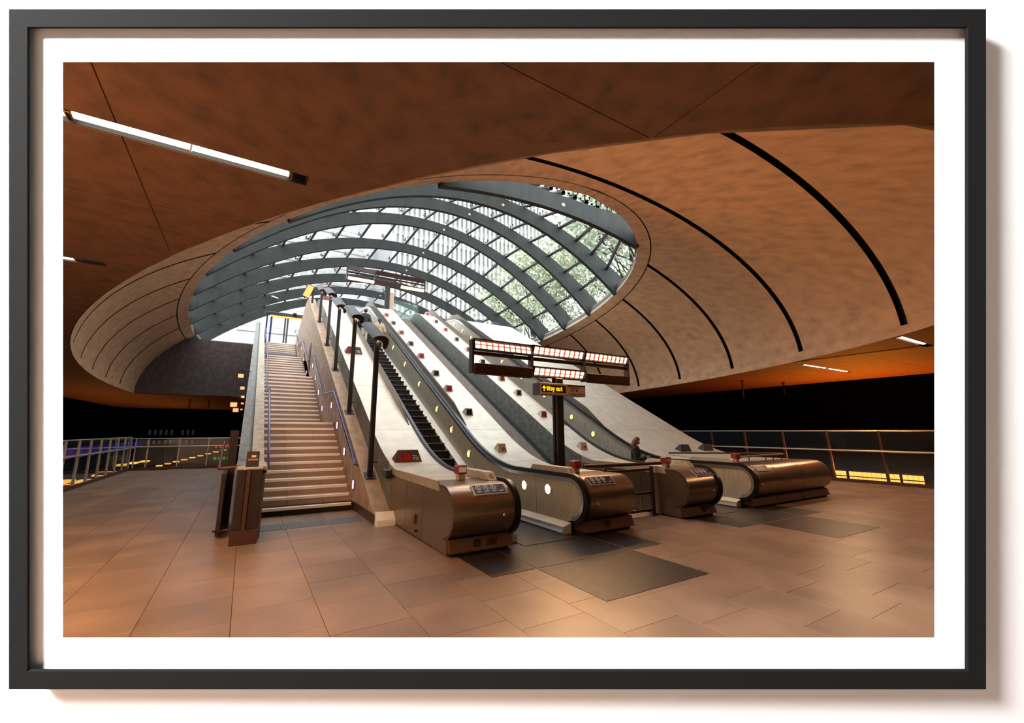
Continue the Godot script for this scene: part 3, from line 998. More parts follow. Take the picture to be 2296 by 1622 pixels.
		bevel_box(s, Vector3(-0.02, -0.085, -0.055), Vector3(-0.008, 0.085, 0.055), 0.004)
		obj("lens", s, M.stair_glow, l)
	# handrails
	for side in 2:
		var x: float = [0.44, 2.02][side]
		var pts := []
		for f in 4:
			var a := step_nose(f, 0)
			var b := step_nose(f, FLIGHTS[f][2] - 1)
			pts.append(Vector3(x, a.y + 0.78, a.x + 0.2))
			pts.append(Vector3(x, b.y + 0.86, b.x))
		var hr := thing("handrail", ["violet-blue steel handrail on the left side of the stairs", "violet-blue steel handrail on the right stair wall"][side], "handrail")
		s = st()
		tube(s, [pts[0] + Vector3(0.07 if side else -0.07, -0.02, 0.0)] + pts + [pts[-1] + Vector3(0, 0, -0.8)], 0.024, 8)
		obj("rail", s, M.rail_blue, hr)
		for i in range(0, pts.size(), 2):
			for k in 3:
				var p: Vector3 = pts[i].lerp(pts[i + 1], (k + 0.15) / 2.4)
				s = st()
				tube(s, [p, p + Vector3(0, -0.07, 0), p + Vector3(0.075 if side else -0.075, -0.075, 0)], 0.009, 6)
				obj("bracket", s, M.post, hr)

# ---------------------------------------------------------------- escalators
func deck_y(z: float) -> float:
	return SL * (-6.52 - z)

func deck_path() -> PackedVector2Array:
	var p := PackedVector2Array()
	for k in 21:
		var a := deg_to_rad(-82.0 + 172.0 * k / 20.0)
		p.append(Vector2(-5.55 + 0.35 * cos(a), 0.53 + 0.35 * sin(a)))
	p.append(Vector2(-6.3, 0.88))
	for k in 13:
		var t := k / 12.0
		var a := Vector2(-7.15, 0.88)
		var b := Vector2(-8.106, 0.88)
		var c := Vector2(-9.3, deck_y(-9.3))
		p.append(a.lerp(b, t).lerp(b.lerp(c, t), t))
	for k in range(1, 9): p.append(Vector2(lerpf(-9.3, -19.9, k / 8.0), deck_y(lerpf(-9.3, -19.9, k / 8.0))))
	for k in range(1, 10):
		var t := k / 9.0
		var a := Vector2(-19.9, deck_y(-19.9))
		var b := Vector2(-20.57, 7.8)
		var c := Vector2(-21.7, 7.8)
		p.append(a.lerp(b, t).lerp(b.lerp(c, t), t))
	p.append(Vector2(-23.0, 7.8))
	return p

func offset_path(p: PackedVector2Array, d: float) -> PackedVector2Array:
	var o := PackedVector2Array()
	for i in p.size():
		var t := (p[mini(i + 1, p.size() - 1)] - p[maxi(i - 1, 0)]).normalized()
		o.append(p[i] + Vector2(t.y, -t.x) * d)
	return o

func strip_poly(p: PackedVector2Array, d0: float, d1: float) -> PackedVector2Array:
	var a := offset_path(p, d0)
	var b := offset_path(p, d1)
	b.reverse()
	a.append_array(b)
	return a

func cut_path(p: PackedVector2Array, s0: float, s1: float) -> PackedVector2Array:
	var out := PackedVector2Array()
	var at := 0.0
	for i in p.size() - 1:
		var l := p[i].distance_to(p[i + 1])
		if at >= s0 and at <= s1: out.append(p[i])
		if at < s0 and at + l > s0: out.append(p[i].lerp(p[i + 1], (s0 - at) / l))
		if at < s1 and at + l > s1: out.append(p[i].lerp(p[i + 1], (s1 - at) / l))
		at += l
	if at <= s1: out.append(p[-1])
	return out

func length_of(p: PackedVector2Array) -> float:
	var l := 0.0
	for i in p.size() - 1: l += p[i].distance_to(p[i + 1])
	return l

func strip_x(s: SurfaceTool, p: PackedVector2Array, thick: float, x0: float, x1: float) -> void:
	var a := p
	var b := offset_path(p, -thick)
	s.set_smooth_group(1)
	for i in p.size() - 1:
		q(s, Vector3(x0, a[i].y, a[i].x), Vector3(x1, a[i].y, a[i].x), Vector3(x1, a[i + 1].y, a[i + 1].x), Vector3(x0, a[i + 1].y, a[i + 1].x))
	s.set_smooth_group(-1)
	for i in p.size() - 1:
		for x in [x0, x1]: q(s, Vector3(x, a[i].y, a[i].x), Vector3(x, a[i + 1].y, a[i + 1].x), Vector3(x, b[i + 1].y, b[i + 1].x), Vector3(x, b[i].y, b[i].x))
	for i in [0, p.size() - 1]:
		q(s, Vector3(x0, a[i].y, a[i].x), Vector3(x1, a[i].y, a[i].x), Vector3(x1, b[i].y, b[i].x), Vector3(x0, b[i].y, b[i].x))

# one balustrade: deck from xa (outer) to xb (beside the belt); inner: +1 when the steps lie to its right
func balustrade(t: Node3D, xo: float, xi: float, inner: int, splits: Array, side_drop: float, side_mat: Material, lamp_z: Array) -> void:
	var p := deck_path()
	var belt := 0.085
	var xb := xi - inner * belt            # deck edge next to the belt
	var lo := minf(xo, xb)
	var hi := maxf(xo, xb)
	var body := p.duplicate()
	body = offset_path(p, -0.022)
	body.append(Vector2(-23.0, 6.7))
	body.append(Vector2(-20.7, 6.7))
	body.append(Vector2(-9.0, deck_y(-9.0) - maxf(side_drop, 0.9) - 0.1))
	body.append(Vector2(-8.4, 0.0))
	body.append(Vector2(-5.95, 0.0))
	body.append(Vector2(-5.75, 0.16))
	var s := st()
	prism_x(s, body, minf(xo, xi) + 0.014, maxf(xo, xi) - 0.014)
	obj("body", s, M.black, t)
	# deck and newel panels
	var xs := [lo] + splits + [hi]
	var total := length_of(p)
	var cuts := [0.0, 1.62, 3.4, 5.15]
	while cuts[-1] + 2.4 < total: cuts.append(cuts[-1] + 2.4)
	cuts.append(total)
	for i in cuts.size() - 1:
		for j in xs.size() - 1:
			s = st()
			strip_x(s, cut_path(p, cuts[i] + 0.005, cuts[i + 1] - 0.005), 0.02, xs[j] + (0.004 if j else 0.0), xs[j + 1] - 0.004)
			obj("newel_panel" if i == 0 else "deck_panel", s, M.newel_steel if i == 0 else M.steel, t)
	# handrail belt with a steel guide below it, over the whole path
	s = st()
	var bp := p.duplicate()
	for prof in [[0.0, -0.015, belt, 0.03], [0.012, 0.03, belt - 0.012, 0.045]]:
		var x0 := minf(xi - inner * prof[0], xi - inner * prof[2])
		var x1 := maxf(xi - inner * prof[0], xi - inner * prof[2])
		strip_x(s, offset_path(bp, prof[3]), prof[3] - prof[1], x0, x1)
	obj("handrail_belt", s, M.rubber, t)
	s = st()
	strip_x(s, offset_path(bp, -0.02), 0.06, minf(xi, xi + inner * 0.022), maxf(xi, xi + inner * 0.022))
	obj("belt_guide", s, M.chrome, t)
	# plinth below the newel
	for j in xs.size() - 1:
		s = st()
		prism_x(s, PackedVector2Array([Vector2(-5.30, 0.05), Vector2(-5.36, 0.21), Vector2(-5.62, 0.21), Vector2(-5.62, 0.05)]), xs[j] + 0.012, xs[j + 1] - (0.012 if j < xs.size() - 2 else -0.03))
		obj("plinth", s, M.plinth, t)
	s = st()
	box(s, Vector3(lo + 0.03, 0.0, -5.8), Vector3(hi - 0.02, 0.05, -5.36))
	obj("toe_recess", s, M.black, t)
	# panels on the outer side and on the inner side
	for side in 2:
		var x := xo if side == 0 else xi
		var drop := side_drop if side == 0 else 0.74
		var outline := offset_path(p, -0.03)
		outline.append(Vector2(-22.8, 6.76))
		outline.append(Vector2(-20.9, deck_y(-20.2) - drop))
		outline.append(Vector2(-8.9, maxf(deck_y(-8.9) - drop, 0.1)))
		outline.append(Vector2(-8.3, 0.03 if side == 0 else 0.14))
		if side == 0: outline.append_array(PackedVector2Array([Vector2(-5.62, 0.02), Vector2(-5.4, 0.02), Vector2(-5.42, 0.19)]))
		else: outline.append_array(PackedVector2Array([Vector2(-5.75, 0.17), Vector2(-5.62, 0.18)]))
		var zc := [-4.9, -6.32, -7.08, -7.95] if side == 0 else [-4.9, -6.5, -7.5]
		while zc[-1] > -22.0: zc.append(zc[-1] - 1.45)
		zc.append(-24.0)
		for i in zc.size() - 1:
			for piece in Geometry2D.intersect_polygons(outline, PackedVector2Array([Vector2(zc[i] - 0.005, -1), Vector2(zc[i] - 0.005, 12), Vector2(zc[i + 1] + 0.005, 12), Vector2(zc[i + 1] + 0.005, -1)])):
				s = st()
				var sgn := -inner if side == 0 else inner
				prism_x(s, piece, x, x - sgn * 0.012)
				var m: Material = M.side_steel if side == 1 else (M.newel_steel if i < 3 else side_mat)
				obj("side_panel" if side == 0 else "inner_panel", s, m, t)
	# skirt between the inner panel and the steps
	var sk := PackedVector2Array([Vector2(-5.55, 0.17), Vector2(-8.25, 0.17), Vector2(-8.9, deck_y(-8.9) - 0.74), Vector2(-20.9, deck_y(-20.2) - 0.74)])
	s = st()
	for i in sk.size() - 1:
		var a := sk[i]
		var b := sk[i + 1]
		var w := inner * 0.16
		q(s, Vector3(xi, a.y, a.x), Vector3(xi, b.y, b.x), Vector3(xi + w, b.y - 0.05, b.x), Vector3(xi + w, a.y - 0.05, a.x))
		q(s, Vector3(xi + w, a.y - 0.05, a.x), Vector3(xi + w, b.y - 0.05, b.x), Vector3(xi + w, b.y - 0.16, b.x), Vector3(xi + w, a.y - 0.16, a.x))
	q(s, Vector3(xi, 0.17, -5.55), Vector3(xi + inner * 0.16, 0.12, -5.55), Vector3(xi + inner * 0.16, 0.01, -5.55), Vector3(xi, 0.01, -5.55))
	obj("skirt", s, M.steel, t)
	s = st()
	for i in sk.size() - 1:
		var w := inner * 0.165
		var a := sk[i]
		var b := sk[i + 1]
		q(s, Vector3(xi + w, a.y - 0.10, a.x), Vector3(xi + w, b.y - 0.10, b.x), Vector3(xi + w + inner * 0.03, b.y - 0.13, b.x), Vector3(xi + w + inner * 0.03, a.y - 0.13, a.x))
	obj("brush_strip", s, M.rubber, t)
	# deflector fin standing on the deck beside the belt
	s = st()
	var fx := xb - inner * 0.06
	prism_x(s, PackedVector2Array([Vector2(-9.75, deck_y(-9.75)), Vector2(-10.5, deck_y(-10.5) + 0.19), Vector2(-20.6, 7.98), Vector2(-21.3, 8.06), Vector2(-22.2, 7.95), Vector2(-22.2, 7.75), Vector2(-20.5, 7.7), Vector2(-19.8, deck_y(-19.8))]), fx - 0.02, fx + 0.02)
	obj("deflector", s, M.fin_steel, t)
	s = st()
	tube(s, [Vector3(fx, deck_y(-9.68), -9.68), Vector3(fx, deck_y(-10.45) + 0.19, -10.45), Vector3(fx, 7.97, -20.55)], 0.014, 6)
	obj("deflector_edge", s, M.brown_metal, t)
	# low cover with an oval key plate at the newel, beside the belt
	s = st()
	var cx := xb - inner * 0.09
	prism_x(s, PackedVector2Array([Vector2(-5.66, 0.885), Vector2(-5.78, 1.0), Vector2(-6.75, 1.0), Vector2(-6.85, 0.885)]), cx - 0.07, cx + 0.07)
	obj("newel_cover", s, M.side_steel, t)
	s = st()
	lathe(s, Vector3(cx, 0.94, -5.715), Vector3(0, 0.6, 0.75), [Vector2(0.045, 0), Vector2(0.045, 0.006), Vector2(0.03, 0.006), Vector2(0.03, 0.002), Vector2(0, 0.002)], 16)
	obj("key_plate", s, M.chrome, t)
	s = st()
	lathe(s, Vector3(xb - inner * 0.17, 0.48, -5.205), Vector3.BACK, [Vector2(0.03, -0.01), Vector2(0.028, 0.012), Vector2(0.018, 0.022), Vector2(0, 0.024)], 14)
	obj("speaker_stud", s, M.chrome, t)
	for z in lamp_z:
		var y: float = deck_y(z[0]) - 0.42 if z.size() == 1 else z[1]
		var l := Node3D.new()
		l.name = "panel_lamp"
		t.add_child(l, true)
		s = st()
		lathe(s, Vector3(xi, y, z[0]), Vector3(inner, 0, 0), [Vector2(0.105, 0), Vector2(0.10, 0.012), Vector2(0.082, 0.014)], 20)
		obj("ring", s, M.chrome, l)
		s = st()
		lathe(s, Vector3(xi, y, z[0]), Vector3(inner, 0, 0), [Vector2(0.082, 0.006), Vector2(0.05, 0.014), Vector2(0, 0.016)], 20)
		obj("lens", s, M.round_white if z[0] > -8.0 else M.round_warm, l)

func escalators() -> void:
	# a step shared by all: tread with cleats, ribbed riser, edge strip
	var W := 0.86
	var s := st()
	bevel_box(s, Vector3(-W / 2, -0.03, -0.36), Vector3(W / 2, 0, 0), 0.004)
	for k in 22: box(s, Vector3(-W / 2 + 0.01 + k * 0.0386, 0, -0.34), Vector3(-W / 2 + 0.03 + k * 0.0386, 0.008, -0.01))
	s.generate_normals()
	var tread := s.commit()
	s = st()
	for k in 22: bevel_box(s, Vector3(-W / 2 + 0.002 + k * 0.0389, -0.18, -0.05), Vector3(-W / 2 + 0.03 + k * 0.0389, -0.03, -0.02), 0.003)
	box(s, Vector3(-W / 2, -0.18, -0.07), Vector3(W / 2, -0.03, -0.04))
	s.generate_normals()
	var riser := s.commit()
	s = st()
	bevel_box(s, Vector3(-W / 2, -0.012, -0.012), Vector3(W / 2, 0.009, 0.006), 0.003)
	s.generate_normals()
	var edge := s.commit()
	for e in 2:
		var t := thing("escalator", ["escalator beside the stairs with black steps, two steel sides and dark handrails", "far escalator at the right with a very wide pale steel deck"][e], "escalator")
		if e == 0:
			balustrade(t, 2.40, 3.42, 1, [], 0.70, M.green_steel, [])
			balustrade(t, 5.75, 4.62, -1, [], 0.55, M.green_steel, [[-17.4], [-15.9], [-14.35], [-12.82], [-11.28], [-10.24], [-9.22], [-6.87, 0.61], [-6.14, 0.62]])
		else:
			balustrade(t, 7.15, 8.13, 1, [], 0.80, M.green_steel, [])
			balustrade(t, 12.75, 9.33, -1, [10.38, 11.46], 0.5, M.side_steel, [[-20.59], [-19.54], [-18.54], [-17.0], [-15.54], [-14.0], [-12.5], [-11.02], [-10.02], [-6.31, 0.62]])
		var xc: float = [4.02, 8.73][e]
		for k in 44:
			var z := -8.05 - 0.32 * k
			var y := 0.178 * (k + 0.3)
			if k > 37: y = 6.76
			var stp := Node3D.new()
			stp.name = "step"
			stp.position = Vector3(xc, y if k <= 37 else 6.76 + 0.0, z)
			t.add_child(stp, true)
			put("tread", tread, M.step_black, stp)
			put("riser", riser, M.riser_brown, stp)
			put("edge", edge, M.step_edge, stp)
		s = st()
		bevel_box(s, Vector3(xc - 0.46, 0.0, -8.1), Vector3(xc + 0.46, 0.012, -5.3), 0.004)
		for k in 24: box(s, Vector3(xc - 0.43 + k * 0.037, 0.012, -8.0), Vector3(xc - 0.415 + k * 0.037, 0.018, -6.6))
		obj("comb_plate", s, M.landing_metal, t)
	# sloping concrete of the gap between the two escalators
	s = st()
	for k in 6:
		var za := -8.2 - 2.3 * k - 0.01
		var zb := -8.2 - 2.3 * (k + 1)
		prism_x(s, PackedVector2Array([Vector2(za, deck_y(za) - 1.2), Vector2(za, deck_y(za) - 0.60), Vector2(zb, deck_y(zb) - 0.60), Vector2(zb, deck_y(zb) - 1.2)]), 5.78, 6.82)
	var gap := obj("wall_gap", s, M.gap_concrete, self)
	tag(gap, "rough brown sloping concrete in the gap between the two escalators", "wall", "", "structure")
	s = st()
	prism_x(s, PackedVector2Array([Vector2(-8.0, -0.0), Vector2(-8.0, deck_y(-8.0) - 0.72), Vector2(-22, deck_y(-22) - 0.72), Vector2(-22, deck_y(-22) - 1.3)]), 6.82, 7.14)
	tag(obj("trim_1", s, M.post, self), "dark channel along the bottom of the far escalator's left side", "channel", "", "structure")
	# panelled bay at the foot of the gap
	var cab := thing("gap_panel", "dark steel box at the foot of the gap between the escalators", "box", Vector3(6.2, 0, -9.6))
	s = st()
	bevel_box(s, Vector3(-0.35, 0, -0.05), Vector3(0.62, 0.98, 0.05), 0.01)
	obj("panel", s, M.green_steel, cab)
	s = st()
	tube(s, [Vector3(-0.42, 1.02, 0.02), Vector3(0.66, 1.02, 0.02), Vector3(0.66, 0.1, 0.02)], 0.025, 8)
	obj("rail", s, M.brown_metal, cab)
	deck_signs()

func deck_surf(z: float) -> Vector2:                       # (height, slope angle) of the deck
	var p := deck_path()
	for i in range(20, p.size() - 1):
		if z <= p[i].x and z > p[i + 1].x:
			var t := (z - p[i].x) / (p[i + 1].x - p[i].x)
			return Vector2(lerpf(p[i].y, p[i + 1].y, t), atan2(p[i + 1].y - p[i].y, p[i].x - p[i + 1].x))
	return Vector2(7.8, 0)

func deck_signs() -> void:
	var proto: Node3D = null
	# small wedge signs, alternately blue and red, up the narrow decks
	var rows := [[5.08, [-8.51, -10.22, -11.56, -12.6, -14.01, -15.19, -16.41, -17.62, -18.77], "right deck of the near escalator"], [7.53, [-8.51, -10.2, -11.53, -12.58, -14.0, -15.23, -16.39, -17.63, -18.82, -20.07], "left deck of the far escalator"]]
	var words := ["lowest", "second", "third", "fourth", "fifth", "sixth", "seventh", "eighth", "ninth", "tenth"]
	for r in rows:
		var n := 0
		for z in r[1]:
			var red: bool = n % 2 == 1 or (r[0] > 6.0 and n == 2 and false)
			var face: Material = M.sign_face if n == 0 else (M.red_face if (n % 2 == 0) == (r[0] < 6.0) else M.navy)
			var nm := "orange roundel" if n == 0 else ("red face" if face == M.red_face else "blue face")
			var o := thing("deck_sign", "small wedge sign with %s, %s on the %s" % [nm, words[n], r[2]], "sign", Vector3(r[0], deck_surf(z).x, z), 0.0, "small wedge signs on " + r[2])
			o.basis = Basis(Vector3.RIGHT, deck_surf(z).y)
			wedge(o, 0.115, 0.17, face)
			if n == 0:
				var s := st()
				lathe(s, Vector3(0, 0.075, 0.075), Vector3(0, 0.35, 1), [Vector2(0.035, 0.0), Vector2(0.035, 0.012), Vector2(0.022, 0.012), Vector2(0.022, 0.006)], 16)
				cbox(s, Vector3(0, 0.078, 0.085), Vector3(0.085, 0.014, 0.006))
				obj("roundel", s, M.red_cap, o)
			n += 1
	# wide warning signs on the deck beside the stairs
	var k := 0
	for z in [-8.16, -13.88, -20.46]:
		var o := thing("warning_sign", ["wide red and black sign lowest on the deck beside the lamp posts", "wide red and blue sign halfway up the deck beside the lamp posts", "wide red and blue sign at the top of the deck beside the lamp posts"][k], "sign", Vector3(2.76, deck_surf(z).x, z), 0.0, "wide signs on the deck beside the stairs")
		o.basis = Basis(Vector3.RIGHT, deck_surf(z).y)
		wedge(o, 0.27, 0.20, M.plinth)
		var s := st()
		for b in [[-0.185, -0.08, M.red_face], [-0.075, 0.055, M.red_face], [0.065, 0.185, M.black if k == 0 else M.navy]]:
			s = st()
			slant(s, b[0], b[1], 0.03, 0.135, 0.006)
			obj("face", s, b[2], o)
		s = st()
		slant(s, -0.135, -0.115, 0.045, 0.12, 0.009)
		lathe(s, slant_at(-0.125, 0.125, 0.009), Vector3(0, 0.4, 1), [Vector2(0.012, 0), Vector2(0, 0.003)], 10)
		obj("pictogram", s, M.black, o)
		var tb := Basis(Vector3.RIGHT, -0.75)
		var w := ["Please", "stand on", "the right"]
		for i in 3: text("lettering", w[i], 0.030, M.white_face, o, Transform3D(tb, slant_at(0.075, 0.11 - i * 0.03, 0.009)), true)
		k += 1
	k = 0
	for p in [[11.14, -8.18], [12.22, -8.18], [10.84, -20.51], [11.92, -20.55]]:
		var o := thing("wide_deck_sign", ["black wedge sign low on the wide deck, nearer the steps", "black wedge sign low on the wide deck, by its outer edge", "blue wedge sign at the top of the wide deck, nearer the steps", "blue wedge sign at the top of the wide deck, by its outer edge"][k], "sign", Vector3(p[0], deck_surf(p[1]).x, p[1]), 0.0, "signs on the wide deck")
		o.basis = Basis(Vector3.RIGHT, deck_surf(p[1]).y)
		wedge(o, 0.24, 0.17, M.black if k < 2 else M.navy)
		k += 1

const WD := 0.16        # depth of a wedge sign on the deck
func slant_at(x: float, h: float, out: float) -> Vector3:
	var d := Vector3(0, 0.8, 0.6)       # outward from the sloping face
	return Vector3(x, h, 0.09 - h * 0.55) + d * 0.0 + Vector3(0, 0.45, 0.89) * out

func slant(s: SurfaceTool, x0: float, x1: float, h0: float, h1: float, out: float) -> void:
	q(s, slant_at(x0, h0, out), slant_at(x1, h0, out), slant_at(x1, h1, out), slant_at(x0, h1, out))
	for x in [x0, x1]: q(s, slant_at(x, h0, 0), slant_at(x, h0, out), slant_at(x, h1, out), slant_at(x, h1, 0))
	for h in [h0, h1]: q(s, slant_at(x0, h, 0), slant_at(x1, h, 0), slant_at(x1, h, out), slant_at(x0, h, out))

func wedge(o: Node3D, hw: float, h: float, face: Material) -> void:
	# trapezoid housing: wide at the deck, narrower on top, its face turned to whoever comes up
	var s := st()
	var tw := hw * 0.72
	var f := [slant_at(-hw, 0, 0), slant_at(hw, 0, 0), slant_at(tw, h, 0), slant_at(-tw, h, 0)]
	var b := [Vector3(-hw, -0.0, -0.14), Vector3(hw, -0.0, -0.14), Vector3(tw, h, -0.06), Vector3(-tw, h, -0.06)]
	q(s, f[0], f[1], f[2], f[3])
	q(s, b[1], b[0], b[3], b[2])
	for i in 4: q(s, f[i], b[i], b[(i + 1) % 4], f[(i + 1) % 4])
	obj("housing", s, M.plinth if face == M.plinth else (face if hw > 0.2 else M.side_steel), o)
	if face != M.plinth:
		s = st()
		slant(s, -tw * 0.86, tw * 0.86, h * 0.14, h * 0.86, 0.005)
		obj("face", s, face, o)

# ---------------------------------------------------------------- lamps and signs
const SLOTS := [[-5.7, 0.24, -3.47], [-6.3, -1.66, -6.63], [11.9, 13.95, -3.27], [14.3, 17.7, -6.25], [-6.4, -5.3, -12.0]]

func omni(parent: Node, at: Vector3, c: Color, e: float, size := 0.05) -> void:
	var l := OmniLight3D.new()
	l.name = "lamp_light"
	l.position = at
	l.light_color = c
	l.light_energy = e
	l.light_size = size
	l.omni_range = 40.0
	l.omni_attenuation = 2.0
	l.shadow_enabled = true
	parent.add_child(l)

func area(parent: Node, t: Transform3D, size: Vector2, c: Color, e: float) -> void:
	var l := AreaLight3D.new()
	l.name = "lamp_light"
	l.transform = t
	l.area_size = size
	l.area_normalize_energy = true
	l.light_color = c
	l.light_energy = e
	l.area_range = 40.0
	l.shadow_enabled = true
	parent.add_child(l)

func strip_light(label: String, x0: float, x1: float, z: float, tubes: Array, e: float) -> void:
	var t := thing("strip_light", label, "ceiling light", Vector3(x0, SOFFIT, z), 0.0, "strip lights in the concrete soffit")
	var w := x1 - x0
	var s := st()
	box(s, Vector3(0.004, 0.10, -0.07), Vector3(w - 0.004, 0.13, 0.07))
	for sd in [-1, 1]: box(s, Vector3(0.004, 0.004, sd * 0.072 - 0.003), Vector3(w - 0.004, 0.12, sd * 0.072 + 0.003))
	for x in [0.004, w - 0.014]: box(s, Vector3(x, 0.004, -0.07), Vector3(x + 0.01, 0.12, 0.07))
	obj("channel", s, M.black, t)
	for u in tubes:
		s = st()
		tube(s, [Vector3(u[0] - x0, 0.045, 0), Vector3(u[1] - x0, 0.045, 0)], 0.042, 10)
		obj("tube", s, M.tube_white, t)
		for x in [u[0] - x0 - 0.03, u[1] - x0]:
			s = st()
			bevel_box(s, Vector3(x, 0.0, -0.05), Vector3(x + 0.03, 0.1, 0.05), 0.006)
			obj("holder", s, M.brass, t)
		s = st()
		box(s, Vector3((u[0] + u[1]) * 0.5 - x0, -0.05, 0.07), Vector3((u[0] + u[1]) * 0.5 - x0 + 0.012, 0.01, 0.08))
		obj("clip", s, M.white_face, t)
		var c: float = (u[0] + u[1]) * 0.5 - x0
		area(t, Transform3D(Basis(Vector3.RIGHT, -PI / 2), Vector3(c, -0.004, 0)), Vector2(u[1] - u[0], 0.09), Color(1.0, 0.80, 0.60), e * (u[1] - u[0]))

func hood(parent: Node, base: Vector3, h: float) -> void:
	# a curled visor whose length follows the slope, open below, on top of the post
	var T := Transform3D(Basis(Vector3.RIGHT, deg_to_rad(25)), base + Vector3(0.02, h, 0.0))
	var pr := [Vector2(-0.17, -0.02), Vector2(-0.10, 0.035), Vector2(0.0, 0.06), Vector2(0.09, 0.05), Vector2(0.16, 0.0), Vector2(0.175, -0.09), Vector2(0.15, -0.20)]
	var inn := [Vector2(-0.165, -0.035), Vector2(-0.10, 0.02), Vector2(0.0, 0.045), Vector2(0.085, 0.036), Vector2(0.145, -0.01), Vector2(0.16, -0.09), Vector2(0.137, -0.20)]
	var s := st()
	var z0 := 0.26
	var z1 := -1.12
	s.set_smooth_group(1)
	for k in pr.size() - 1:
		var a := [T * Vector3(pr[k].x, pr[k].y, z0), T * Vector3(pr[k + 1].x, pr[k + 1].y, z0), T * Vector3(pr[k + 1].x, pr[k + 1].y, z1), T * Vector3(pr[k].x, pr[k].y, z1)]
		q(s, a[0], a[3], a[2], a[1])
	s.set_smooth_group(2)
	for k in pr.size() - 1:
		q(s, T * Vector3(inn[k].x, inn[k].y, z0), T * Vector3(inn[k + 1].x, inn[k + 1].y, z0), T * Vector3(inn[k + 1].x, inn[k + 1].y, z1), T * Vector3(inn[k].x, inn[k].y, z1))
	s.set_smooth_group(-1)
	for z in [z0, z1]:
		for k in pr.size() - 1: q(s, T * Vector3(pr[k].x, pr[k].y, z), T * Vector3(pr[k + 1].x, pr[k + 1].y, z), T * Vector3(inn[k + 1].x, inn[k + 1].y, z), T * Vector3(inn[k].x, inn[k].y, z))
	for k in [0, pr.size() - 1]: q(s, T * Vector3(pr[k].x, pr[k].y, z0), T * Vector3(pr[k].x, pr[k].y, z1), T * Vector3(inn[k].x, inn[k].y, z1), T * Vector3(inn[k].x, inn[k].y, z0))
	obj("visor", s, M.hood, parent)
	# dark end plates with a rounded hanging lobe
	var lobe := PackedVector2Array([Vector2(-0.165, -0.03), Vector2(-0.10, 0.03), Vector2(0.0, 0.055), Vector2(0.09, 0.045), Vector2(0.155, 0.0), Vector2(0.17, -0.09), Vector2(0.15, -0.2), Vector2(0.11, -0.235), Vector2(0.07, -0.2), Vector2(0.06, -0.11), Vector2(0.0, -0.06)])
	for z in [z0 - 0.005, z1 + 0.02]:
		s = st()
		var tr := Geometry2D.triangulate_polygon(lobe)
		for dz in [0.0, -0.02]:
			for i in range(0, tr.size(), 3): tri(s, T * Vector3(lobe[tr[i]].x, lobe[tr[i]].y, z + dz), T * Vector3(lobe[tr[i + 1]].x, lobe[tr[i + 1]].y, z + dz), T * Vector3(lobe[tr[i + 2]].x, lobe[tr[i + 2]].y, z + dz))
		for i in lobe.size():
			var a := lobe[i]
			var b := lobe[(i + 1) % lobe.size()]
			q(s, T * Vector3(a.x, a.y, z), T * Vector3(b.x, b.y, z), T * Vector3(b.x, b.y, z - 0.02), T * Vector3(a.x, a.y, z - 0.02))
		obj("end_plate", s, M.post, parent)
	s = st()
	tube(s, [T * Vector3(-0.09, -0.055, z0 - 0.04), T * Vector3(-0.09, -0.055, z1 + 0.04)], 0.035, 8)
	obj("lamp_bar", s, M.hood_inside, parent)
	s = st()
	tube(s, [T * Vector3(0.0, -0.02, z0 - 0.06), T * Vector3(0.0, -0.02, z1 + 0.06)], 0.016, 8)
	obj("tube", s, M.lamp_warm, parent)
	area(parent, T * Transform3D(Basis(Vector3.RIGHT, -PI / 2), Vector3(0.0, -0.045, -0.43)), Vector2(0.05, 1.2), Color(1.0, 0.82, 0.62), 1.6)

func head(t: Node3D, x0: float, x1: float, at: Vector3, tilt: float, lit: bool, e := 0.0) -> void:
	# a trough lamp: brown body, louvred face; tilt 0 faces +z, positive looks up
	var g := Node3D.new()
	g.name = "lamp_head"
	g.position = at
	g.rotation.x = -tilt
	t.add_child(g, true)
	var s := st()
	var prof := PackedVector2Array([Vector2(0.0, -0.13), Vector2(0.0, -0.10), Vector2(-0.07, -0.07), Vector2(-0.07, 0.07), Vector2(0.0, 0.10), Vector2(0.0, 0.13), Vector2(-0.10, 0.12), Vector2(-0.17, 0.06), Vector2(-0.17, -0.06), Vector2(-0.10, -0.12)])
	prism_x(s, prof, x0 + 0.01, x1 - 0.01)
	for x in [x0 + 0.01, x1 - 0.03]: prism_x(s, PackedVector2Array([Vector2(0.0, -0.13), Vector2(0.0, 0.13), Vector2(-0.10, 0.12), Vector2(-0.17, 0.06), Vector2(-0.17, -0.06), Vector2(-0.10, -0.12)]), x, x + 0.02)
	if not lit:
		s = st()
		bevel_box(s, Vector3(x0 + 0.02, -0.12, -0.05), Vector3(x1 - 0.02, 0.12, 0.0), 0.012)
		bevel_box(s, Vector3(x0 + 0.02, -0.125, -0.02), Vector3(x1 - 0.02, -0.10, 0.03), 0.006)
		obj("shutter_plate", s, M.fixture_brown, g)
		return
	obj("trough", s, M.fixture_brown, g)
	s = st()
	box(s, Vector3(x0 + 0.04, -0.075, -0.065), Vector3(x1 - 0.04, 0.075, -0.055))
	obj("lamp", s, M.heat_white, g)
	s = st()
	var n := int((x1 - x0) / 0.15)
	for k in range(1, n):
		var x := lerpf(x0 + 0.03, x1 - 0.03, k / float(n))
		box(s, Vector3(x - 0.004, -0.09, -0.05), Vector3(x + 0.004, 0.09, -0.005))
	box(s, Vector3(x0 + 0.03, -0.004, -0.05), Vector3(x1 - 0.03, 0.004, -0.005))
	obj("louvre", s, M.orange_bar, g)
	if e > 0.0: area(g, Transform3D(Basis(Vector3.UP, PI), Vector3((x0 + x1) * 0.5, 0, 0.01)), Vector2(x1 - x0 - 0.1, 0.15), Color(1.0, 0.76, 0.52), e)

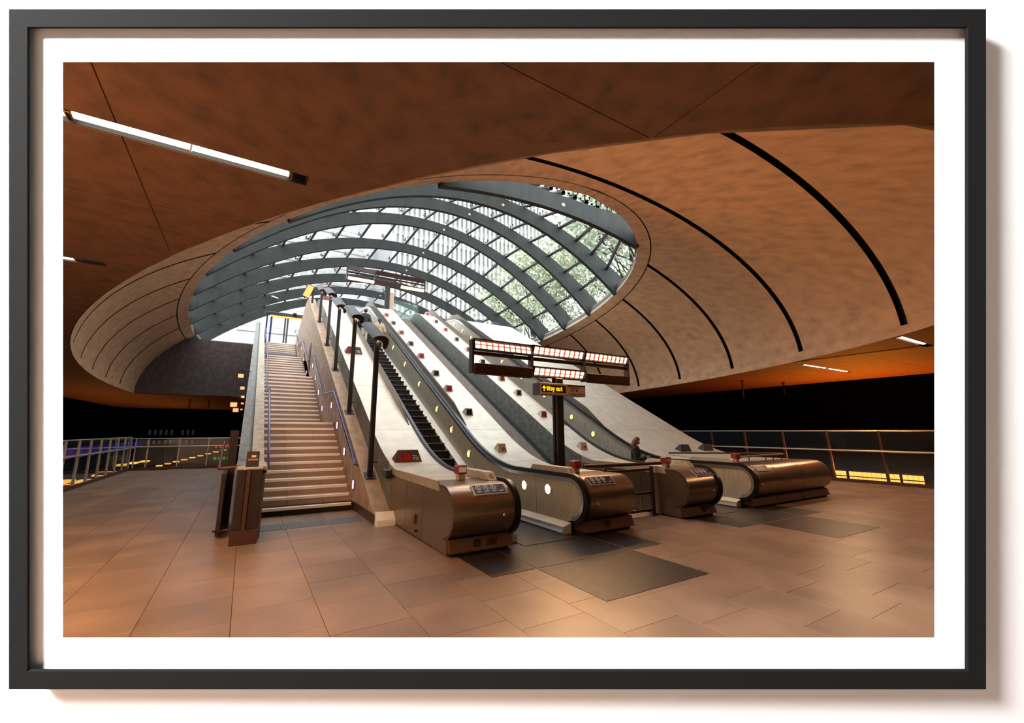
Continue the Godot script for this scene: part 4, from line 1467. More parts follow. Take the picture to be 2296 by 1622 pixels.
func gantry(t: Node3D, x: Array, lit: Array, e: float, post_x: float, post_y: float) -> void:
	for i in 3:
		head(t, x[i], x[i + 1], Vector3(0, 0.64, 0.0), 0.15 if i == 0 else -0.35, lit[i], e)
		head(t, x[i], x[i + 1], Vector3(0, 0.14 if i == 1 else 0.10, 0.0), -0.35 if lit[3 + i] else -0.25, lit[3 + i], e)
	for i in 4:
		var s := st()
		bevel_box(s, Vector3(x[i] - 0.03, 0.0, -0.20), Vector3(x[i] + 0.03, 0.76, -0.02), 0.02)
		obj("end_bar", s, M.post if i == 0 else M.fixture_brown, t)
	var s := st()
	tube(s, [Vector3(x[0], 0.46, -0.12), Vector3(x[3], 0.46, -0.12)], 0.045, 10)
	tube(s, [Vector3(x[0], 0.06, -0.14), Vector3(x[3], 0.06, -0.14)], 0.03, 8)
	obj("cross_tube", s, M.fixture_brown, t)
	s = st()
	for k in 2: bevel_box(s, Vector3(post_x - 0.11, post_y, -0.06 - 0.13 * k), Vector3(post_x + 0.11, 0.04, 0.0 - 0.13 * k), 0.02)
	bevel_box(s, Vector3(post_x - 0.07, post_y, -0.16), Vector3(post_x + 0.07, 0.05, -0.03), 0.01)
	obj("post", s, M.post, t)

func signs_and_lamps() -> void:
	strip_light("long bright strip light in the soffit at the upper left", -5.7, 0.24, -3.47, [[-5.6, -4.1], [-4.06, -2.6], [-2.55, -1.2], [-1.16, 0.10]], 6.0)
	strip_light("short strip light in the soffit at the left edge, below the long one", -6.3, -1.66, -6.63, [[-6.2, -4.9], [-4.86, -3.5], [-3.46, -1.95]], 8.0)
	strip_light("single strip light in the orange soffit at the far right", 11.9, 13.95, -3.27, [[12.0, 13.5]], 4.5)
	strip_light("pair of thin strip lights in the orange soffit at the right", 14.3, 17.7, -6.25, [[14.5, 15.95], [16.1, 17.5]], 4.5)
	# lamp posts with curled hoods along the ledge
	var n := 0
	for z in [-8.93, -11.38, -13.95, -16.05, -18.7]:
		var y: float = 0.555 * (-7.62 - z) - 0.02
		var top: float = [3.60, 4.66, 5.62, 6.62, 7.55][n]
		var t := thing("lamp_post", "dark lamp post with curled hood on the stair wall ledge, %s from the bottom" % ["first", "second", "third", "fourth", "fifth"][n], "lamp post", Vector3(2.25, y, z), 0.0, "hooded lamp posts beside the stairs")
		n += 1
		var s := st()
		bevel_box(s, Vector3(-0.048, 0.0, -0.048), Vector3(0.048, top - y, 0.048), 0.012)
		obj("pole", s, M.post, t)
		s = st()
		bevel_box(s, Vector3(-0.11, -0.0, -0.13), Vector3(0.11, 0.03, 0.13), 0.006, Transform3D(Basis(Vector3.RIGHT, atan(SL)), Vector3(0, 0.0, 0)))
		obj("base_plate", s, M.post, t)
		s = st()
		for p in [[-0.08, 0.1], [0.08, 0.1], [-0.08, -0.1], [0.08, -0.1]]: lathe(s, Vector3(p[0], 0.03 - p[1] * SL, p[1]), Vector3.UP, [Vector2(0.012, 0), Vector2(0.012, 0.015), Vector2(0, 0.015)], 6)
		obj("bolts", s, M.chrome, t)
		s = st()
		tube(s, [Vector3(0.045, 0.28, 0), Vector3(0.14, 0.28, 0)], 0.012, 6)
		obj("stay", s, M.post, t)
		hood(t, Vector3.ZERO, top - y + 0.03)
	# the last post carries a tilted glowing panel
	var hp := thing("heater_post", "thin post with a glowing orange panel at the top of the stairs", "lamp post", Vector3(2.2, 7.3, -21.6))
	var s := st()
	bevel_box(s, Vector3(-0.045, 0, -0.045), Vector3(0.045, 1.3, 0.045), 0.01)
	obj("pole", s, M.post, hp)
	var pt := Transform3D(Basis(Vector3.BACK, -0.35) * Basis(Vector3.UP, 0.1), Vector3(-0.22, 0.98, 0.1))
	s = st()
	bevel_box(s, Vector3(-0.17, -0.34, -0.05), Vector3(0.17, 0.34, 0.0), 0.01, pt)
	obj("housing", s, M.post, hp)
	s = st()
	box(s, Vector3(-0.14, -0.31, 0.0), Vector3(0.14, 0.31, 0.008), pt)
	obj("lamp", s, M.lamp_warm, hp)
	s = st()
	for k in 7: box(s, Vector3(-0.145, -0.3 + k * 0.1, 0.008), Vector3(0.145, -0.285 + k * 0.1, 0.02), pt)
	obj("louvre", s, M.orange_bar, hp)
	# lamp gantry with the way-out sign, in the gap between the escalators
	var g := thing("lamp_gantry", "brown gantry of louvred lamps on a dark post between the escalators", "light fixture", Vector3(0, 2.82, -7.9))
	gantry(g, [4.05, 5.6, 7.2, 8.76], [true, true, true, false, true, false], 4.5, 6.36, -2.3)
	var g2 := thing("lamp_gantry", "small distant gantry of lamps before the glass roof, above the top of the escalators", "light fixture", Vector3(0, 8.93, -20.7))
	gantry(g2, [3.58, 4.95, 6.25, 7.62], [false, false, false, true, false, true], 0.0, 5.62, -2.1)
	way_out_sign()
	newel_bits()
	# floodlights under the parapet
	n = 0
	for p in [[-0.30, 3.38, -16.0], [-0.28, 3.38, -20.6], [-0.29, 3.38, -25.9], [-0.34, 3.38, -32.0], [-0.45, 3.38, -41.0], [-0.34, 2.31, -13.5], [-0.34, 2.29, -16.4]]:
		var f := thing("floodlight", "small square floodlight hung on the outside of the parapet, %s of the row" % ["topmost", "second", "third", "fourth", "fifth", "sixth", "lowest"][n], "light", Vector3(p[0], p[1], p[2]), 0.0, "floodlights on the parapet")
		n += 1
		s = st()
		bevel_box(s, Vector3(-0.10, -0.08, -0.09), Vector3(0.10, 0.08, 0.0), 0.012)
		obj("housing", s, M.post, f)
		s = st()
		box(s, Vector3(-0.078, -0.06, 0.0), Vector3(0.078, 0.06, 0.006))
		obj("lens", s, M.flood_lens, f)
		s = st()
		tube(s, [Vector3(-0.08, 0.05, -0.04), Vector3(-0.07, 0.17, -0.04), Vector3(0.02, 0.22, -0.04), Vector3(0.27, 0.16, -0.04)], 0.012, 6)
		obj("bracket", s, M.post, f)
	# light boxes beyond the right balustrade
	n = 0
	for b in [[-7.66, -7.28], [-7.2, -6.15], [-6.08, -5.80], [-5.73, -5.2]]:
		var l := thing("light_box", "yellow light box with two rows beyond the right balustrade, %s from the escalator" % ["first", "second", "third", "fourth"][n], "light box", Vector3(19.0, 0.0, (b[0] + b[1]) * 0.5), 0.0, "yellow light boxes at the right")
		n += 1
		var w: float = b[1] - b[0]
		s = st()
		bevel_box(s, Vector3(0.01, -0.19, -w / 2 - 0.02), Vector3(0.12, 0.22, w / 2 + 0.02), 0.01)
		obj("housing", s, M.post, l)
		for r in [-0.155, 0.03]:
			s = st()
			var c := maxi(1, int(w / 0.13))
			for k in c: box(s, Vector3(0.0, r, -w / 2 + w * k / c + 0.005), Vector3(0.012, r + 0.15, -w / 2 + w * (k + 1) / c - 0.005))
			obj("lit_row", s, M.yellow_box, l)
		area(l, Transform3D(Basis(Vector3.UP, PI / 2) * Basis(Vector3.RIGHT, 1.57), Vector3(0.06, 0.24, 0)), Vector2(w, 0.1), Color(1.0, 0.55, 0.15), 24.0 * w)
	for p in [[16.9, -9.5, 0.7], [19.0, -9.0, 0.5], [-3.2, -33.0, 0.6], [-2.2, -33.0, 0.6]]:
		s = st()
		tube(s, [Vector3(p[0], SOFFIT + 0.02, p[1]), Vector3(p[0], SOFFIT - p[2], p[1])], 0.03, 6)
		tube(s, [Vector3(p[0], SOFFIT + 0.02, p[1]), Vector3(p[0], SOFFIT - 0.04, p[1])], 0.06, 8)
		tag(obj("hanging_rod", s, M.post, self), "dark rod hanging from the %s" % ("orange soffit at the right, nearer the escalator" if p[0] == 16.9 else ("orange soffit at the right, farther from the escalator" if p[0] > 0 else ("far left soffit, left of two" if p[0] < -3.0 else "far left soffit, right of two"))), "rod", "hanging rods under the soffit")

func way_out_sign() -> void:
	var t := thing("way_out_sign", "sign box reading Way out in yellow lights below the lamp gantry", "sign", Vector3(5.61, 2.42, -7.7))
	var W := 1.37
	var H := 0.275
	var s := st()
	bevel_box(s, Vector3(0, 0, -0.27), Vector3(W, H, 0), 0.008)
	obj("box", s, M.sign_side, t)
	s = st()
	box(s, Vector3(0.012, 0.012, 0.0), Vector3(0.80, H - 0.012, 0.006))
	obj("left_face", s, M.sign_face, t)
	s = st()
	box(s, Vector3(0.806, 0.012, 0.0), Vector3(W - 0.012, H - 0.012, 0.006))
	obj("right_face", s, M.sign_face, t)
	s = st()
	box(s, Vector3(0.806, H - 0.05, 0.004), Vector3(W - 0.012, H - 0.012, 0.009))
	obj("navy_band", s, M.navy, t)
	s = st()
	box(s, Vector3(0.055, 0.06, 0.004), Vector3(0.755, 0.225, 0.009))
	obj("display", s, M.black, t)
	text("lettering", "Way out", 0.118, M.amber_text, t, Transform3D(Basis.IDENTITY.scaled(Vector3(1, 1.2, 1)), Vector3(0.19, 0.146, 0.011)), true)
	s = st()
	arrow(s, Vector3(0.125, 0.145, 0.010), 0.125)
	obj("arrow", s, M.amber_text, t)
	s = st()
	box(s, Vector3(0.6, 0.088, 0.009), Vector3(0.75, 0.093, 0.011))
	obj("display_line", s, M.sign_side, t)
	text("lettering", "Elizabeth", 0.065, M.navy, t, Transform3D(Basis.IDENTITY, Vector3(0.905, 0.190, 0.008)))
	text("lettering", "line", 0.065, M.navy, t, Transform3D(Basis.IDENTITY, Vector3(0.905, 0.125, 0.008)))
	text("lettering", "Upper Bank St", 0.065, M.navy, t, Transform3D(Basis.IDENTITY, Vector3(0.905, 0.048, 0.008)))
	for y in [0.192, 0.050]:
		s = st()
		arrow(s, Vector3(0.862, y, 0.008), 0.05)
		obj("arrow", s, M.navy, t)
	s = st()
	lathe(s, Vector3(1.09, 0.122, 0.006), Vector3.BACK, [Vector2(0.027, 0), Vector2(0.027, 0.004), Vector2(0.015, 0.004), Vector2(0.015, 0)], 20)
	cbox(s, Vector3(1.09, 0.122, 0.009), Vector3(0.064, 0.012, 0.004))
	obj("roundel", s, M.navy, t)

func arrow(s: SurfaceTool, c: Vector3, h: float) -> void:
	cbox(s, c + Vector3(0, -0.1 * h, 0), Vector3(h * 0.2, h * 0.8, 0.003))
	for sd in [-1, 1]:
		var T := Transform3D(Basis(Vector3.BACK, -sd * PI / 4), c + Vector3(sd * h * 0.17, h * 0.22, 0))
		cbox(s, Vector3.ZERO, Vector3(h * 0.55, h * 0.2, 0.003), T)

func newel_bits() -> void:
	# red-capped emergency stop boxes on the decks
	var k := 0
	for p in [[2.88, -6.02], [5.06, -5.92], [7.36, -5.84], [9.97, -5.95]]:
		var o := thing("stop_box", ["red-capped stop box on the newel beside the stairs", "red-capped stop box on the second newel from the stairs", "red-capped stop box on the third newel, right of the mesh barrier", "red-capped stop box on the wide far newel"][k], "stop box", Vector3(p[0], 0.88, p[1]), 0.0, "red-capped stop boxes")
		var s := st()
		bevel_box(s, Vector3(-0.06, 0, -0.05), Vector3(0.06, 0.11, 0.05), 0.008)
		obj("stem", s, M.side_steel, o)
		s = st()
		bevel_box(s, Vector3(-0.08, 0.09, -0.075), Vector3(0.08, 0.215, 0.075), 0.012)
		obj("cap", s, M.red_cap, o)
		s = st()
		box(s, Vector3(-0.062, 0.115, 0.07), Vector3(0.062, 0.19, 0.079))
		obj("face", s, [M.white_face, M.red_face, M.sign_face, M.red_face][k], o)
		k += 1
	# blue plates with four round signs on the newel fronts
	k = 0
	for x in [3.0, 5.08, 7.78, 9.85]:
		var a := deg_to_rad(52.0)
		var T := Transform3D(Basis(Vector3.RIGHT, -a), Vector3(x, 0.53 + 0.352 * sin(a), -5.55 + 0.352 * cos(a)))
		var o := thing("safety_plate", "blue plate of round safety signs on the %s newel from the stairs" % ["first", "second", "third", "fourth"][k], "sign", T.origin, 0.0, "blue safety plates on the newels")
		o.basis = T.basis
		var s := st()
		bevel_box(s, Vector3(-0.27, -0.095, -0.02), Vector3(0.27, 0.095, 0.012), 0.006)
		obj("bezel", s, M.side_steel, o)
		s = st()
		box(s, Vector3(-0.245, -0.075, 0.01), Vector3(0.245, 0.075, 0.0155))
		obj("plate", s, M.plate_blue, o)
		for i in 4:
			s = st()
			var c := Vector3(-0.175 + 0.117 * i, 0.028, 0.0155)
			lathe(s, c, Vector3.BACK, [Vector2(0.042, 0), Vector2(0.042, 0.003), Vector2(0.036, 0.003), Vector2(0.036, 0)], 18)
			if i < 3:
				cbox(s, c + Vector3(-0.004, 0.004, 0.002), Vector3(0.012, 0.032, 0.003), Transform3D(Basis.IDENTITY, Vector3.ZERO))
				lathe(s, c + Vector3(-0.003, 0.024, 0), Vector3.BACK, [Vector2(0.007, 0.003), Vector2(0, 0.003)], 10)
				cbox(s, c + Vector3(0.010, -0.016, 0.002), Vector3(0.010, 0.026, 0.003))
			else: cbox(s, c + Vector3(0, 0, 0.002), Vector3(0.062, 0.009, 0.003))
			obj("round_sign", s, M.white_face if i < 3 else M.red_cap, o)
			s = st()
			box(s, c + Vector3(-0.05, -0.092, 0), c + Vector3(0.05, -0.052, 0.002))
			obj("caption", s, M.fixture_brown, o)
			s = st()
			for r in 2: box(s, c + Vector3(-0.04, -0.068 - 0.014 * r, 0.002), c + Vector3(0.034 - 0.02 * r, -0.063 - 0.014 * r, 0.0028))
			obj("caption_line", s, M.white_face, o)
		k += 1
	# number on the first plinth, badges on the others
	var nb := thing("number_plate", "small plate numbered 18 at the foot of the first newel", "number plate", Vector3(3.02, 0.13, -5.315))
	var s := st()
	bevel_box(s, Vector3(-0.09, -0.07, -0.02), Vector3(0.09, 0.07, 0.0), 0.006)
	obj("plate", s, M.brown_metal, nb)
	text("lettering", "18", 0.10, M.black, nb, Transform3D(Basis.IDENTITY, Vector3(0, 0.0, 0.003)), true, false)
	k = 0
	for x in [2.80, 5.2, 7.72]:
		var o := thing("badge", "small square black badge on the plinth of the %s newel" % ["first", "second", "third"][k], "badge", Vector3(x, 0.13, -5.32))
		s = st()
		bevel_box(s, Vector3(-0.055, -0.055, -0.02), Vector3(0.055, 0.055, 0.004), 0.01)
		obj("plate", s, M.post, o)
		s = st()
		box(s, Vector3(-0.03, -0.03, 0.002), Vector3(0.03, 0.03, 0.007))
		obj("inset", s, M.fixture_brown, o)
		k += 1
	# lock box and black stub on the side of the first newel
	var lk := thing("lock_box", "small brass lock box on the side panel of the first newel", "lock", Vector3(2.385, 0.27, -6.62))
	s = st()
	bevel_box(s, Vector3(-0.02, -0.07, -0.045), Vector3(0.012, 0.07, 0.045), 0.008)
	obj("case", s, M.brass, lk)
	s = st()
	lathe(s, Vector3(0.0, -0.16, 0.08), Vector3.LEFT, [Vector2(0.022, -0.01), Vector2(0.022, 0.012), Vector2(0, 0.014)], 12)
	obj("keyhole", s, M.black, lk)
	var sb := thing("bumper", "black rubber bumper on the edge of the deck beside the lamp posts", "bumper", Vector3(2.36, 0.83, -8.0))
	s = st()
	bevel_box(s, Vector3(-0.09, -0.07, -0.13), Vector3(0.05, 0.09, 0.13), 0.025)
	obj("block", s, M.rubber, sb)
	# folded edge trims along the outer edges of the newels
	for p in [[2.385, "beside the stairs"], [7.135, "beside the mesh barrier"]]:
		s = st()
		prism_x(s, PackedVector2Array([Vector2(-5.68, 0.79), Vector2(-5.74, 0.92), Vector2(-7.7, 0.93), Vector2(-8.1, 1.02), Vector2(-8.1, 0.88), Vector2(-7.6, 0.81)]), p[0], p[0] + 0.035)
		tag(obj("edge_trim", s, M.side_steel, self), "folded steel edge trim on the newel " + p[1], "trim", "edge trims")

# ---------------------------------------------------------------- glass balustrades, mesh barrier, portal
func glass_rail(label: String, a: Vector3, b: Vector3, spots: Array, h: float, lean: float, out: Vector3, hand: float, pm: Material, pw := 0.03) -> void:
	var t := thing("glass_balustrade", label, "balustrade")
	var d := (b - a).normalized()
	var s := st()
	var top := out * lean + Vector3(0, h, 0)
	tube(s, [a + top, b + top], 0.02, 8)
	obj("top_rail", s, M.side_steel, t)
	s = st()
	var ho := -out * 0.09 + Vector3(0, hand, 0) + out * lean * hand / h
	tube(s, [a + ho, b + ho], 0.024, 8)
	obj("handrail", s, M.side_steel, t)
	s = st()
	var sd := d.cross(Vector3.UP) * 0.04
	var p := [a - sd, b - sd, b + sd, a + sd]
	for k in 4: q(s, p[k], p[(k + 1) % 4], p[(k + 1) % 4] + Vector3(0, 0.1, 0), p[k] + Vector3(0, 0.1, 0))
	q(s, p[0] + Vector3(0, 0.1, 0), p[1] + Vector3(0, 0.1, 0), p[2] + Vector3(0, 0.1, 0), p[3] + Vector3(0, 0.1, 0))
	obj("base_channel", s, M.brown_metal, t)
	for x in spots:
		s = st()
		var f: Vector3 = a + d * x
		for k in [-1, 1]:
			var o: Vector3 = d * pw * k
			var c := [f + o - out * 0.02, f + o + out * 0.05, f + o + out * 0.04 + top, f + o - out * 0.02 + top]
			q(s, c[0], c[1], c[2], c[3])
			if k < 0:
				for e in 4: q(s, c[e], c[(e + 1) % 4], c[(e + 1) % 4] + d * pw * 2.0, c[e] + d * pw * 2.0)
		obj("post", s, pm, t)
		s = st()
		tube(s, [f + out * lean * hand / h + Vector3(0, hand - 0.05, 0), f + ho - Vector3(0, 0.045, 0), f + ho], 0.01, 6)
		obj("bracket", s, M.side_steel, t)
	for i in spots.size() - 1:
		s = st()
		var f0: Vector3 = a + d * (spots[i] + 0.035)
		var f1: Vector3 = a + d * (spots[i + 1] - 0.035)
		var lo := Vector3(0, 0.1, 0) + out * lean * 0.1 / h
		var hi := top - Vector3(0, 0.02, 0)
		q(s, f0 + lo, f1 + lo, f1 + hi, f0 + hi)
		obj("pane", s, M.dark_glass, t)

func railings() -> void:
	var sp := []
	for k in 15: sp.append(0.05 + 1.105 * k)
	glass_rail("glass balustrade along the left edge of the concourse floor", Vector3(-4.05, 0, -7.95), Vector3(-4.05, 0, -23.5), sp, 1.36, 0.02, Vector3(-1, 0, 0), 0.93, M.side_steel, 0.016)
	glass_rail("glass balustrade across the far left end of the floor", Vector3(-4.05, 0, -23.6), Vector3(0.0, 0, -23.6), [0.1, 0.52, 1.6, 2.67, 3.74], 1.30, 0.03, Vector3(0, 0, -1), 0.96, M.side_steel, 0.022)
	sp = []
	for k in 18: sp.append(0.02 + 1.385 * k)
	glass_rail("glass balustrade with leaning posts along the right edge of the floor", Vector3(17.0, 0, 0.1), Vector3(17.0, 0, -23.6), sp, 1.62, -0.16, Vector3(1, 0, 0), 1.0, M.brown_metal)
	# mesh barrier in the gap
	var t := thing("mesh_barrier", "dark steel barrier with wire mesh panels between the two escalators", "barrier", Vector3(5.78, 0, -5.95))
	var s := st()
	for x in [0.0, 1.26]: bevel_box(s, Vector3(x - 0.03, 0.0, -0.03), Vector3(x + 0.03, 0.92, 0.03), 0.006)
	obj("post", s, M.fixture_brown, t)
	s = st()
	for y in [0.10, 0.42, 0.86]: bevel_box(s, Vector3(0.03, y - 0.022, -0.022), Vector3(1.23, y + 0.022, 0.022), 0.005)
	obj("rail", s, M.fixture_brown, t)
	s = st()
	tube(s, [Vector3(-0.5, 0.985, 0.0), Vector3(1.72, 0.965, 0.0)], 0.032, 10)
	obj("top_rail", s, M.fixture_brown, t)
	s = st()
	bevel_box(s, Vector3(1.18, 0.0, -0.06), Vector3(1.34, 0.02, 0.06), 0.004)
	obj("foot", s, M.post, t)
	for r in [[0.125, 0.395], [0.445, 0.835]]:
		s = st()
		var nx := 24
		for k in range(1, nx): tube(s, [Vector3(0.03 + 1.2 * k / nx, r[0], 0), Vector3(0.03 + 1.2 * k / nx, r[1], 0)], 0.0035, 4, false)
		var ny := int((r[1] - r[0]) / 0.033)
		for k in range(1, ny): tube(s, [Vector3(0.03, lerpf(r[0], r[1], k / float(ny)), 0.004), Vector3(1.23, lerpf(r[0], r[1], k / float(ny)), 0.004)], 0.0035, 4, false)
		var o := obj("wire_mesh", s, M.post, t)
		o.set_meta("kind", "stuff")
	# rails on the wide newel
	var rr := thing("newel_rail", "low double steel rail on top of the wide far newel", "rail", Vector3(10.1, 0.88, -6.3))
	s = st()
	tube(s, [Vector3(0.0, 0.12, 0.3), Vector3(2.3, 0.14, 0.2), Vector3(2.35, 0.14, 0.1)], 0.022, 8)
	tube(s, [Vector3(0.0, 0.14, -1.6), Vector3(2.35, 0.14, 0.1)], 0.022, 8)
	obj("bar", s, M.brown_metal, rr)
	s = st()
	for x in [0.6, 1.35, 1.7, 2.1]: tube(s, [Vector3(x, 0.0, 0.25), Vector3(x, 0.13, 0.24)], 0.013, 6)
	obj("leg", s, M.post, rr)
	# portal and glass screens at the top
	var p := thing("portal", "grey and violet steel portal with a lit header at the top of the stairs", "portal", Vector3(0.45, 6.75, -30.0))
	for x in [[0.0, 0.10], [0.24, 0.12], [1.05, 0.10], [1.20, 0.10], [2.12, 0.08], [2.26, 0.08]]:
		s = st()
		bevel_box(s, Vector3(x[0], 0, -0.06), Vector3(x[0] + x[1], 2.2, 0.06), 0.01)
		obj("column", s, M.rail_blue if x[0] < 0.3 else M.purlin, p)
	s = st()
	bevel_box(s, Vector3(-0.1, 2.2, -0.15), Vector3(2.5, 2.42, 0.15), 0.02)
	obj("header", s, M.purlin, p)
	s = st()
	bevel_box(s, Vector3(0.2, 2.1, -0.05), Vector3(2.4, 2.19, 0.14), 0.01)
	obj("lit_edge", s, M.lamp_warm, p)
	s = st()
	bevel_box(s, Vector3(1.5, 2.3, 0.15), Vector3(1.72, 2.46, 0.3), 0.01)
	obj("box", s, M.post, p)
	s = st()
	bevel_box(s, Vector3(2.66, -0.2, 0.4), Vector3(2.76, 2.5, 0.55), 0.01)
	obj("blue_post", s, M.blue_panel, p)
	var gs := thing("glass_screen", "green-tinted glass screen between the tops of the escalators", "glass screen", Vector3(5.7, 6.75, -20.9))
	s = st()
	q(s, Vector3(0.25, 0.0, 0), Vector3(1.6, 0.0, 0), Vector3(1.6, 1.5, 0), Vector3(0.25, 1.6, 0))
	q(s, Vector3(0.25, 0.0, 0), Vector3(0.8, -0.9, 0), Vector3(1.6, -1.2, 0), Vector3(1.6, 0.0, 0))
	obj("pane", s, M.green_glass, gs)
	s = st()
	bevel_box(s, Vector3(0.0, 0, -0.06), Vector3(0.30, 1.95, 0.02), 0.01)
	obj("end_panel", s, M.sign_face, gs)
	s = st()
	tube(s, [Vector3(0.25, 1.62, 0), Vector3(1.62, 1.52, 0)], 0.025, 8)
	bevel_box(s, Vector3(1.57, -1.2, -0.03), Vector3(1.63, 1.55, 0.03), 0.006)
	bevel_box(s, Vector3(0.3, -0.02, -0.02), Vector3(1.6, 0.04, 0.02), 0.006)
	obj("frame", s, M.purlin, gs)
	var cc := thing("camera_unit", "small grey surveillance camera below the glass roof above the stairs", "camera", Vector3(0.75, 9.45, -28.4))
	s = st()
	tube(s, [Vector3(-0.15, 0.30, 0), Vector3(0.05, 0.22, 0.1), Vector3(0.18, 0.17, 0.18)], 0.055, 8)
	obj("camera_body", s, M.side_steel, cc)
	s = st()
	tube(s, [Vector3(-0.1, 0.28, 0), Vector3(-0.08, 0.1, 0), Vector3(0.0, -0.1, 0)], 0.05, 8)
	obj("bracket", s, M.post, cc)

# ---------------------------------------------------------------- people: tapered capsules joined smoothly, meshed as surface nets
func body_mesh(s: SurfaceTool, bones: Array, cell: float, k := 0.03, T := Transform3D.IDENTITY) -> void:
	var lo := Vector3.ONE * 1e9
	var hi := -lo
	for b in bones:
		for e in [[b[0], b[2]], [b[1], b[3]]]:
			lo = lo.min(e[0] - Vector3.ONE * e[1])
			hi = hi.max(e[0] + Vector3.ONE * e[1])
	lo -= Vector3.ONE * (cell * 2 + k * 0.5)
	hi += Vector3.ONE * (cell * 2 + k * 0.5)
	var nx := int((hi.x - lo.x) / cell) + 2
	var ny := int((hi.y - lo.y) / cell) + 2
	var nz := int((hi.z - lo.z) / cell) + 2
	var F := PackedFloat32Array()
	F.resize(nx * ny * nz)
	F.fill(10.0)
	for b in bones:
		var a: Vector3 = b[0]
		var c: Vector3 = b[1]
		var ra: float = b[2]
		var rb: float = b[3]
		var sq: Vector3 = b[4] if b.size() > 4 else Vector3.ONE      # squash: a bone may be flatter along an axis
		var rm := maxf(ra, rb) * maxf(1.0, maxf(sq.x, maxf(sq.y, sq.z))) + k + cell
		var b0 := (a.min(c) - Vector3.ONE * rm - lo) / cell
		var b1 := (a.max(c) + Vector3.ONE * rm - lo) / cell
		var ac := (c - a) / sq
		var l2 := maxf(ac.length_squared(), 1e-9)
		for z in range(maxi(0, int(b0.z)), mini(nz, int(b1.z) + 2)):
			for y in range(maxi(0, int(b0.y)), mini(ny, int(b1.y) + 2)):
				for x in range(maxi(0, int(b0.x)), mini(nx, int(b1.x) + 2)):
					var p := (lo + Vector3(x, y, z) * cell - a) / sq
					var t := clampf(p.dot(ac) / l2, 0.0, 1.0)
					var d := (p - ac * t).length() - lerpf(ra, rb, t)
					var i := (z * ny + y) * nx + x
					var f := F[i]
					var h := maxf(k - absf(d - f), 0.0) / k
					F[i] = minf(d, f) - h * h * k * 0.25
	var V := {}
	var offs := [Vector3i(0, 0, 0), Vector3i(1, 0, 0), Vector3i(0, 1, 0), Vector3i(1, 1, 0), Vector3i(0, 0, 1), Vector3i(1, 0, 1), Vector3i(0, 1, 1), Vector3i(1, 1, 1)]
	var ed := [[0, 1], [2, 3], [4, 5], [6, 7], [0, 2], [1, 3], [4, 6], [5, 7], [0, 4], [1, 5], [2, 6], [3, 7]]
	for z in nz - 1:
		for y in ny - 1:
			for x in nx - 1:
				var g := []
				var neg := 0
				for o in offs:
					var f := F[((z + o.z) * ny + y + o.y) * nx + x + o.x]
					g.append(f)
					if f < 0.0: neg += 1
				if neg == 0 or neg == 8: continue
				var sum := Vector3.ZERO
				var c := 0
				for e in ed:
					var f0: float = g[e[0]]
					var f1: float = g[e[1]]
					if (f0 < 0.0) != (f1 < 0.0):
						sum += Vector3(offs[e[0]]).lerp(Vector3(offs[e[1]]), f0 / (f0 - f1))
						c += 1
				V[Vector3i(x, y, z)] = T * (lo + (Vector3(x, y, z) + sum / c) * cell)
	s.set_smooth_group(1)
	for key in V:
		var i: int = (key.z * ny + key.y) * nx + key.x
		var f := F[i]
		for ax in 3:
			var step: int = [1, nx, nx * ny][ax]
			var f2 := F[i + step]
			if (f < 0.0) == (f2 < 0.0): continue
			var u := Vector3i.ZERO
			var w := Vector3i.ZERO
			u[(ax + 1) % 3] = 1
			w[(ax + 2) % 3] = 1
			if not (V.has(key - u) and V.has(key - w) and V.has(key - u - w)): continue
			var p := [V[key], V[key - u], V[key - u - w], V[key - w]]
			if f < 0.0: p.reverse()
			q(s, p[0], p[1], p[2], p[3])
	s.set_smooth_group(-1)

func hand_bones(wrist: Vector3, dir: Vector3, palm_n: Vector3, side: float, sc: float, curl: float) -> Array:
	# a palm and five separate bent fingers; side tells where the thumb is
	var d := dir.normalized()
	var n := palm_n.normalized()
	var x := d.cross(n).normalized() * side
	var b := []
	for k in 4:
		var off := (k - 1.5) * 0.019 * sc
		b.append([wrist + d * 0.012 * sc + x * off * 0.6, wrist + d * 0.075 * sc + x * off, 0.013 * sc, 0.011 * sc])
		var l: float = [0.062, 0.072, 0.068, 0.052][k] * sc
		var p0 := wrist + d * 0.078 * sc + x * off
		var d1 := (d * cos(curl) + n * sin(curl)).normalized()
		var d2 := (d * cos(curl * 2.1) + n * sin(curl * 2.1)).normalized()
		b.append([p0, p0 + d1 * l * 0.5, 0.0092 * sc, 0.0085 * sc])
		b.append([p0 + d1 * l * 0.5, p0 + d1 * l * 0.5 + d2 * l * 0.55, 0.0085 * sc, 0.0070 * sc])
	var t0 := wrist + d * 0.025 * sc - x * 0.026 * sc
	var t1 := t0 + (d * 0.6 - x * 0.6 + n * 0.4).normalized() * 0.038 * sc
	b.append([t0, t1, 0.012 * sc, 0.010 * sc])
	b.append([t1, t1 + (d * 0.9 + n * 0.4).normalized() * 0.032 * sc, 0.010 * sc, 0.008 * sc])
	return b

